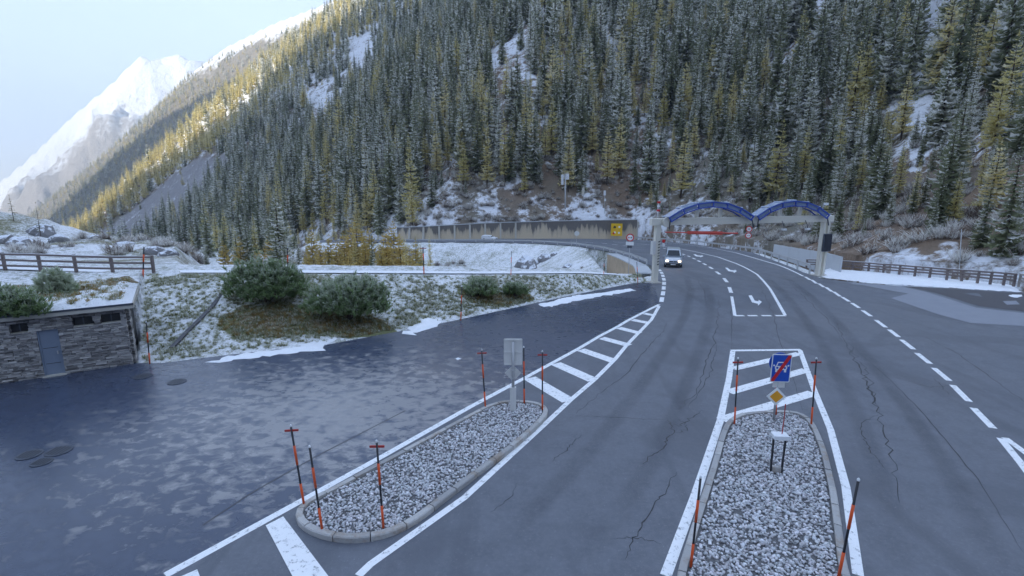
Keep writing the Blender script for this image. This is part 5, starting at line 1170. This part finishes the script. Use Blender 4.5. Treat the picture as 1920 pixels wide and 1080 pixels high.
# --- the rest of the forest as one mass
def merged(crown, trunk):
    me = crown.copy(); n0 = len(me.vertices); V = [v.co[:] for v in crown.vertices] + [v.co[:] for v in trunk.vertices]; F = [tuple(p.vertices) for p in crown.polygons] + [tuple(i + n0 for i in p.vertices) for p in trunk.polygons]
    m = bpy.data.meshes.new('forest_tree'); m.from_pydata(V, [], F); m.materials.append(crown.materials[0]); m.materials.append(trunk.materials[0])
    m.polygons.foreach_set('material_index', np.array([0] * len(crown.polygons) + [1] * len(trunk.polygons), np.int32)); a = m.attributes.new('frost', 'FLOAT', 'POINT'); fr_ = np.zeros(len(V), np.float32); tmp = np.zeros(n0, np.float32); crown.attributes['frost'].data.foreach_get('value', tmp); fr_[:n0] = tmp; a.data.foreach_set('value', fr_); m.update(); return m
def instances(name, pts, protos, label, cat):
    """pts rows: x, y, z, sx, sz, rot, variant; instanced on points of ONE object"""
    P = np.array(pts, float); me = bpy.data.meshes.new(name); me.vertices.add(len(P)); me.vertices.foreach_set('co', P[:, :3].astype(np.float32).ravel()); me.update()
    sc = me.attributes.new('sc', 'FLOAT_VECTOR', 'POINT'); sc.data.foreach_set('vector', np.stack([P[:, 3], P[:, 3], P[:, 4]], -1).astype(np.float32).ravel())
    ro = me.attributes.new('ro', 'FLOAT_VECTOR', 'POINT'); ro.data.foreach_set('vector', np.stack([0 * P[:, 5], 0 * P[:, 5], P[:, 5]], -1).astype(np.float32).ravel())
    vk = me.attributes.new('vk', 'INT', 'POINT'); vk.data.foreach_set('value', P[:, 6].astype(np.int32))
    ob = link(name, me); ng = bpy.data.node_groups.new(name, 'GeometryNodeTree'); ng.interface.new_socket('Geometry', in_out='INPUT', socket_type='NodeSocketGeometry'); ng.interface.new_socket('Geometry', in_out='OUTPUT', socket_type='NodeSocketGeometry')
    N = ng.nodes; gi = N.new('NodeGroupInput'); go = N.new('NodeGroupOutput'); jn = N.new('GeometryNodeJoinGeometry')
    def na(n, ty): x = N.new('GeometryNodeInputNamedAttribute'); x.data_type = ty; x.inputs[0].default_value = n; return [o for o in x.outputs if o.enabled][0]
    for k, pm in enumerate(protos):
        po = bpy.data.objects.new(name + '_source', pm); oi = N.new('GeometryNodeObjectInfo'); oi.inputs['Object'].default_value = po; oi.inputs['As Instance'].default_value = True
        cmp_ = N.new('FunctionNodeCompare'); cmp_.data_type = 'INT'; cmp_.operation = 'EQUAL'; ng.links.new(na('vk', 'INT'), [i for i in cmp_.inputs if i.enabled][0]); [i for i in cmp_.inputs if i.enabled][1].default_value = k
        ip = N.new('GeometryNodeInstanceOnPoints'); ng.links.new(gi.outputs[0], ip.inputs['Points']); ng.links.new(cmp_.outputs[0], ip.inputs['Selection']); ng.links.new(oi.outputs['Geometry'], ip.inputs['Instance'])
        ng.links.new(na('ro', 'FLOAT_VECTOR'), ip.inputs['Rotation']); ng.links.new(na('sc', 'FLOAT_VECTOR'), ip.inputs['Scale']); ng.links.new(ip.outputs[0], jn.inputs[0])
    ng.links.new(jn.outputs[0], go.inputs[0]); md = ob.modifiers.new('scatter', 'NODES'); md.node_group = ng
    tag(ob, label, cat, None, 'stuff'); return ob
LOW_S = [merged(conifer_mesh(300 + k, R=2.9 + .2 * k, nl=17, nb=5.5, segs=2, wid=.36, frost=.30 + .12 * k), TRUNK) for k in range(3)]
LOW_L = [merged(conifer_mesh(320 + k, R=3.0 + .2 * k, nl=15, nb=5.5, segs=2, wid=.30, droop=.2, z0=.12, frost=.35, power=.75, needle='larch_needles', lift=.3), LTRUNK) for k in range(3)]
MID_S = [merged(c, TRUNK) for c in SPRUCE[:3]]; MID_L = [merged(c, LTRUNK) for c in LARCH[:3]]
near_, far_ = [], []
for (x, y, z, h, la, px, py, R_, K_) in rest_t:
    s = h / 20; w = s * random.uniform(.92, 1.35) * (1.0 if R_ < 700 else 1.25); near = R_ < 520
    row = (x, y, z - .3, w, s, random.uniform(0, 6.28), (3 if la else 0) + random.randrange(3)); (near_ if near else far_).append(row)
instances('forest', near_, MID_S + MID_L, 'dense snow-dusted conifer forest filling the mountain slope', 'forest')
instances('distant_forest', far_, LOW_S + LOW_L, 'far forest of larch and spruce on the lit spur and ridge', 'forest')
print('TREES', sum(1 for t in TREES if t[8] == 2), cnt, len(near_), len(far_))
# --- young larches in the hollow behind the terrace
YL = [conifer_mesh(400 + k, R=5.2, nl=24, nb=7, wid=.2, droop=.1, z0=.05, frost=.2, airy=.1, power=.7, needle='young_larch_needles', gap=.12, lift=.35) for k in range(4)]
for i, (px_, top, y_, la) in enumerate([(350, 463, 66, 1), (418, 450, 74, 1), (446, 442, 78, 1), (468, 455, 72, 0), (503, 440, 78, 1), (530, 452, 70, 0), (556, 440, 84, 0), (598, 452, 76, 1), (618, 438, 84, 1), (642, 430, 88, 1), (668, 402, 92, 1), (690, 424, 86, 1), (712, 450, 74, 1), (735, 412, 92, 1), (766, 458, 70, 1), (385, 468, 62, 0), (575, 470, 64, 1), (655, 468, 66, 1), (700, 470, 64, 0), (480, 470, 60, 1), (582, 425, 90, 1), (630, 446, 80, 1), (655, 418, 96, 1), (682, 440, 82, 1), (722, 428, 88, 1), (750, 436, 84, 1), (778, 446, 80, 1)]):
    p = AT(px_, top, y_); zb = min(tz(p.x, p.y), p.z - 3.0); h = p.z - zb; s = h / 20
    lab = ['little gold larch alone by the boulders', 'gold larch at the shed end of the hollow row', 'pointed gold larch next along the hollow row', 'young spruce between gold larches of the hollow', 'feathery yellow larch behind the bigger dwarf pine', 'young spruce behind the bigger dwarf pine', 'slim green spruce between the dwarf pines and the hollow larches', 'broad yellow larch above the gap of the dwarf pines', 'yellow larch behind the second dwarf pine', 'dense yellow larch over the second dwarf pine', 'tallest yellow larch of the hollow', 'yellow larch beside the tallest hollow larch', 'low yellow larch under the tallest pair', 'tall yellow larch close to the crossbar snow pole', 'small yellow larch right by the crossbar snow pole'.replace('right ', ''), 'stub of a young spruce beside the boulders', 'low gold larch peeping over the dwarf pine', 'low gold larch under the dense yellow larch', 'low young spruce under the tallest yellow larch', 'low gold larch behind the edge of the bigger dwarf pine', 'yellow larch at the shed-side end of the tall hollow group', 'mid-height yellow larch before the dense one', 'tall yellow larch next to the tallest one', 'mid-height larch in front of the tallest pair', 'yellow larch between the tallest and the crossbar pole', 'yellow larch just before the crossbar pole', 'yellow larch last of the row before the open snow slope'][i]
    tree_thing('larch_tree' if la else 'spruce_tree', YL[i % 4] if la else SPRUCE[i % 5], LTRUNK, (p.x, p.y, zb), (max(s, .28) * 1.05,) * 2 + (s,), i * 1.3, lab, 'tree', 'young trees in the hollow')
for i, (px_, top, y_, me_) in enumerate([(15, 358, 74, 0), (64, 378, 70, 1)]):
    p = AT(px_, top, y_); zb = tz(p.x, p.y); h = max(3, p.z - zb); m_ = conifer_mesh(450 + i, R=3.2 - i, nl=13, nb=4, wid=.16, droop=.3, z0=.25, frost=.4, airy=.3, gap=.3, needle='spruce_needles')
    tree_thing('spruce_tree', m_, TRUNK, (p.x, p.y, zb), (h / 20,) * 3, i, ['sparse spruce on the snowy mound at the picture edge', 'nearly bare thin spruce between the boulders'][i], 'tree', None)
# --- dwarf pines
def dwarf_pine(cx, cy, zb, rx, ry, h, seed, n, label, sink=.0):
    rn = np.random.default_rng(seed); V = []; F = []; A = []; root = empty('dwarf_pine', (cx, cy, zb), label, 'shrub', 'dwarf mountain pines on the bank')
    ctr = [(rn.uniform(-.55, .55) * rx, rn.uniform(-.5, .5) * ry, rn.uniform(.75, 1.1)) for _ in range(7)]
    for i in range(n):
        c = ctr[rn.integers(0, 7)]; a = rn.uniform(0, 6.28); e = math.asin(rn.uniform(-.1, 1)); rr = rn.uniform(.72, 1.03) if rn.random() < .9 else rn.uniform(1.03, 1.22)
        x = c[0] * .9 + rx * .52 * rr * math.cos(a) * math.cos(e); y = c[1] * .9 + ry * .55 * rr * math.sin(a) * math.cos(e); z = h * (.20 + .74 * rr * max(math.sin(e), -.1) * c[2]) + rn.uniform(-.06, .06)
        ax = Vector((math.cos(a) * math.cos(e) * .55 + rn.normal(0, .2), math.sin(a) * math.cos(e) * .55 + rn.normal(0, .2), .75)).normalized(); L = rn.uniform(.30, .58); fz = np.clip(.35 + .35 * rn.random() + .25 * math.sin(e), 0, 1); X_ = ax.orthogonal().normalized(); Y_ = ax.cross(X_)
        for k in range(11):
            b = 6.283 * k / 11 + rn.uniform(-.3, .3); s = rn.uniform(.05, .85); rad = X_ * math.cos(b) + Y_ * math.sin(b); p0 = Vector((x, y, z)) + ax * L * s * .7; tip = p0 + rad * .13 * rn.uniform(.8, 1.3) + ax * .17; side = ax.cross(rad) * .028; o = len(V)
            V += [tuple(p0 - side), tuple(p0 + side), tuple(tip + side * .5), tuple(tip - side * .5)]; A += [fz - .25, fz - .25, fz + .1, fz + .1]; F.append((o, o + 1, o + 2, o + 3))
    me = np_mesh('foliage', V, F, 'dwarf_pine_needles', {'frost': np.array(A)}, smooth=False); link('foliage', me, root)
    m = MB()
    for c in ctr: m.tube([(cx, cy, zb - .1), (cx + c[0] * .5, cy + c[1] * .5, zb + h * .2), (cx + c[0] * .9, cy + c[1] * .9, zb + h * .55)], [.07, .05, .02], 5)
    m.build('stem', 'bark', root)
for (px_, py_, z_, rx, ry, h, n, lab) in [(496, 568, 1.25, 2.45, 1.5, 2.55, 1400, 'large dwarf pine bush on the bank by the drain channel'), (655, 584, 1.0, 2.75, 1.35, 2.35, 1500, 'broad dwarf pine bush in the middle of the bank'), (893, 548, .9, 1.5, .9, 1.2, 420, 'low dwarf pine above the thin snow pole'), (966, 545, .8, .9, .6, .75, 240, 'smallest dwarf pine near the end of the bank'),
                                          (26, 584, 3.0, 1.35, .8, 1.25, 480, 'dwarf pine at the back of the shed roof by the picture edge'), (108, 556, 2.95, .8, .6, 1.55, 320, 'leaning dwarf pine in front of the timber fence')]:
    p = ATZ(px_, py_, z_); dwarf_pine(p.x, p.y, max(tz(p.x, p.y), z_ - .3) - .05, rx, ry, h, int(px_), n, lab)
# --- scrub on the lower slope, tufts on the bank
def bush_mesh(seed, n, needle, spread, up, w, frost):
    rn = np.random.default_rng(seed); V = []; F = []; A = []
    for i in range(n):
        a = rn.uniform(0, 6.28); e = rn.uniform(.25, 1.0) * up; L = rn.uniform(.45, 1.0); b = Vector((rn.normal(0, .12) * spread, rn.normal(0, .12) * spread, 0)); d = Vector((math.cos(a) * spread * rn.random(), math.sin(a) * spread * rn.random(), e)).normalized() * L; s = Vector((-math.sin(a), math.cos(a), 0)) * w; mid = b + d * .5 + Vector((rn.normal(0, .05), rn.normal(0, .05), .04)); o = len(V); f = np.clip(frost + rn.normal(0, .25), 0, 1.1)
        V += [tuple(b - s), tuple(b + s), tuple(mid + s), tuple(mid - s), tuple(b + d)]; A += [f - .35, f - .35, f, f, f + .15]; F += [(o, o + 1, o + 2), (o, o + 2, o + 3), (o + 3, o + 2, o + 4)]
        if spread > .8:
            for _ in range(3):
                q = rn.uniform(.35, .95); p = b + d * q; dd = (d.normalized() + Vector((rn.normal(0, .6), rn.normal(0, .6), rn.normal(0, .4)))).normalized() * L * .32; o = len(V); V += [tuple(p - s * .7), tuple(p + s * .7), tuple(p + dd)]; A += [f, f, f + .2]; F.append((o, o + 1, o + 2))
    return np_mesh('bush', V, F, needle, {'frost': np.array(A)}, smooth=False)
BUSH = [bush_mesh(500 + k, 90, 'scrub_twigs', 1.1, 1.0, .022, .50 + .15 * k) for k in range(3)]
rng = np.random.default_rng(77); X = rng.uniform(-70, 130, 26000); Y = rng.uniform(38, 215, 26000); Z, S_, B_, K_, D_, I_ = terrain(X, Y); px, py = proj(X, Y, Z)
ok = (K_ == 1) & (D_ > .8) & (D_ < 46) & (px > 640) & (px < 1935) & (rng.random(26000) < np.where(px > 1180, .24, .26) * np.where(D_ > 26, .5, 1.0)) & (vnoise(X / 7, Y / 7, 9) > .30)
pts = [(x, y, z - .1, q * random.uniform(.9, 1.4), q, random.uniform(0, 6.28), random.randrange(3)) for x, y, z, q in zip(X[ok], Y[ok], Z[ok], rng.uniform(.7, 2.3, ok.sum()))]; print('SCRUB', len(pts))
instances('undergrowth', pts, BUSH, 'frosted brown scrub along the foot of the forest slope', 'undergrowth')
# scrub in the hollow and on the embankment
X = rng.uniform(-70, 22, 9000); Y = rng.uniform(46, 150, 9000); Z, S_, B_, K_, D_, I_ = terrain(X, Y); dp, _, _ = seg_dist(X, Y, PAVED, True); px, py = proj(X, Y, Z)
ok = (K_ == 0) & ~I_ & (dp > 5) & (vnoise(X / 6, Y / 6, 12) > np.where(px < 560, .80, np.where(px < 780, .45, .72))) & (rng.random(9000) < .55)
pts = [(x, y, z - .1, q * 1.2, q, random.uniform(0, 6.28), random.randrange(3)) for x, y, z, q in zip(X[ok], Y[ok], Z[ok], rng.uniform(.5, 1.5, ok.sum()))]
instances('shrubbery', pts, BUSH, 'brown frosted bushes in the hollow behind the terrace', 'undergrowth')
TUFT = [bush_mesh(520 + k, 26, ['grass_blades', 'grass_blades', 'brown_grass'][k], .75, .8, .035, .5) for k in range(3)]
X = rng.uniform(-34, 12, 60000); Y = rng.uniform(20, 46, 60000); Z, S_, B_, K_, D_, I_ = terrain(X, Y); dt, pt, st = seg_dist(X, Y, TERRACE); de, _, _ = seg_dist(X, Y, LOT_EDGE); u_ = (X + 17.65) * -.842 + (Y - 22.65) * -.539
ok = (K_ == 0) & ~I_ & (st > 0) & (de > .35) & (dt > .3) & ~(u_ > -.3); inb = S_ < .15; ok &= rng.random(60000) < np.where(inb, .9, .30 + .5 * (vnoise(X / 2, Y / 2, 14) > .6))
pts = [(x, y, z - .03, q * 1.25, q, random.uniform(0, 6.28), (2 if (b and random.random() < .35) else random.randrange(2))) for x, y, z, q, b in zip(X[ok], Y[ok], Z[ok], rng.uniform(.12, .30, ok.sum()), inb[ok])]; print('TUFTS', len(pts))
for k in range(1500):   # tufts on the turf roof and round the fence
    u_, w_ = random.uniform(.1, 12.5), random.uniform(.2, 5.5); q = C0 + AXU * u_ + NB * w_; sz = random.uniform(.14, .34); pts.append((q.x, q.y, SH + .33 + .02 * w_, sz * 1.25, sz, random.uniform(0, 6.28), random.choice([0, 1, 2])))
instances('grass', pts, TUFT, 'frosted grass tufts on the snowy bank beside the lot', 'grass')
# --- boulders
def boulder(c, r, seed, label, name='boulder', mat='boulder'):
    import bmesh
    bm = bmesh.new(); bmesh.ops.create_icosphere(bm, subdivisions=3, radius=1.0); rn = random.Random(seed); k = [rn.uniform(.7, 1.25) for _ in range(3)]
    P = np.array([v.co[:] for v in bm.verts]); n = fbm(P[:, 0] * 1.6 + seed, P[:, 1] * 1.6 + P[:, 2] * 1.3, 4, seed, True)
    for v, q in zip(bm.verts, n): f = .72 + .5 * q; v.co = Vector((v.co.x * k[0], v.co.y * k[1], v.co.z * k[2] * .72)) * f * r
    me = bpy.data.meshes.new(name); bm.to_mesh(me); bm.free(); me.materials.append(MATS[mat]); o = link(name, me); o.location = c; o.rotation_euler = (0, 0, rn.uniform(0, 6)); tag(o, label, 'boulder', 'boulders by the stream bed')
for i, (px_, row, y_, r, lab) in enumerate([(236, 472, 66, 1.15, 'big rounded boulder behind the end of the timber fence'), (203, 476, 64, .8, 'boulder beside the big rounded one'), (42, 470, 58, 1.5, 'broad boulder behind the fence under the sparse spruce'), (80, 452, 72, 1.6, 'pale boulder on the crest behind the bare spruce'), (112, 462, 66, 1.0, 'boulder under the bare thin spruce'), (150, 468, 60, .8, 'boulder half hidden behind the middle of the fence'), (292, 498, 48, .62, 'grey boulder just past the fence end'), (307, 499, 47, .48, 'smaller boulder in the group past the fence end'), (322, 499, 48, .62, 'boulder at the outer side of the group past the fence end'), (12, 455, 62, 1.3, 'boulder at the picture edge on the mound'), (180, 455, 76, 1.1, 'low boulder on the snowy crest before the golden trees')]):
    p = AT(px_, row, y_); boulder((p.x, p.y, max(tz(p.x, p.y), p.z - r * .9) + r * .1), r, 30 + i, lab)
for i, (px_, row, r, lab) in enumerate([(1000, 497, 1.7, 'brown rock outcrop in the middle of the snowy embankment'), (1022, 487, 1.5, 'upper rock of the embankment outcrop'), (985, 506, 1.3, 'lowest rock of the embankment outcrop'), (1040, 480, .9, 'small rock above the embankment outcrop'), (1066, 502, 1.0, 'upright rock on the embankment near the wing wall'), (948, 508, .9, 'flat rock at the foot of the embankment')]):
    d = ray(px_, row); best = None
    for tt in np.geomspace(45, 200, 160):
        if CAM_H + d[2] * tt < tz(d[0] * tt, d[1] * tt): best = tt; break
    if best: boulder((d[0] * best, d[1] * best, CAM_H + d[2] * best), r, 60 + i, lab)
# --- haze: even thin air in one closed box round the whole place
HZ = MB().box((0, 600, 380), (9000, 8400, 1180)); hz = HZ.build('haze', 'snow'); hz.data.materials.clear()
hm = bpy.data.materials.new('haze_air'); hm.use_nodes = True; hm.node_tree.nodes.clear(); ho = hm.node_tree.nodes.new('ShaderNodeOutputMaterial'); hv = hm.node_tree.nodes.new('ShaderNodeVolumePrincipled')
hv.inputs['Color'].default_value = (.74, .86, 1, 1); hv.inputs['Density'].default_value = 2.4e-4; hm.node_tree.links.new(hv.outputs[0], ho.inputs['Volume']); hz.data.materials.append(hm); tag(hz, None, None, None, 'stuff')
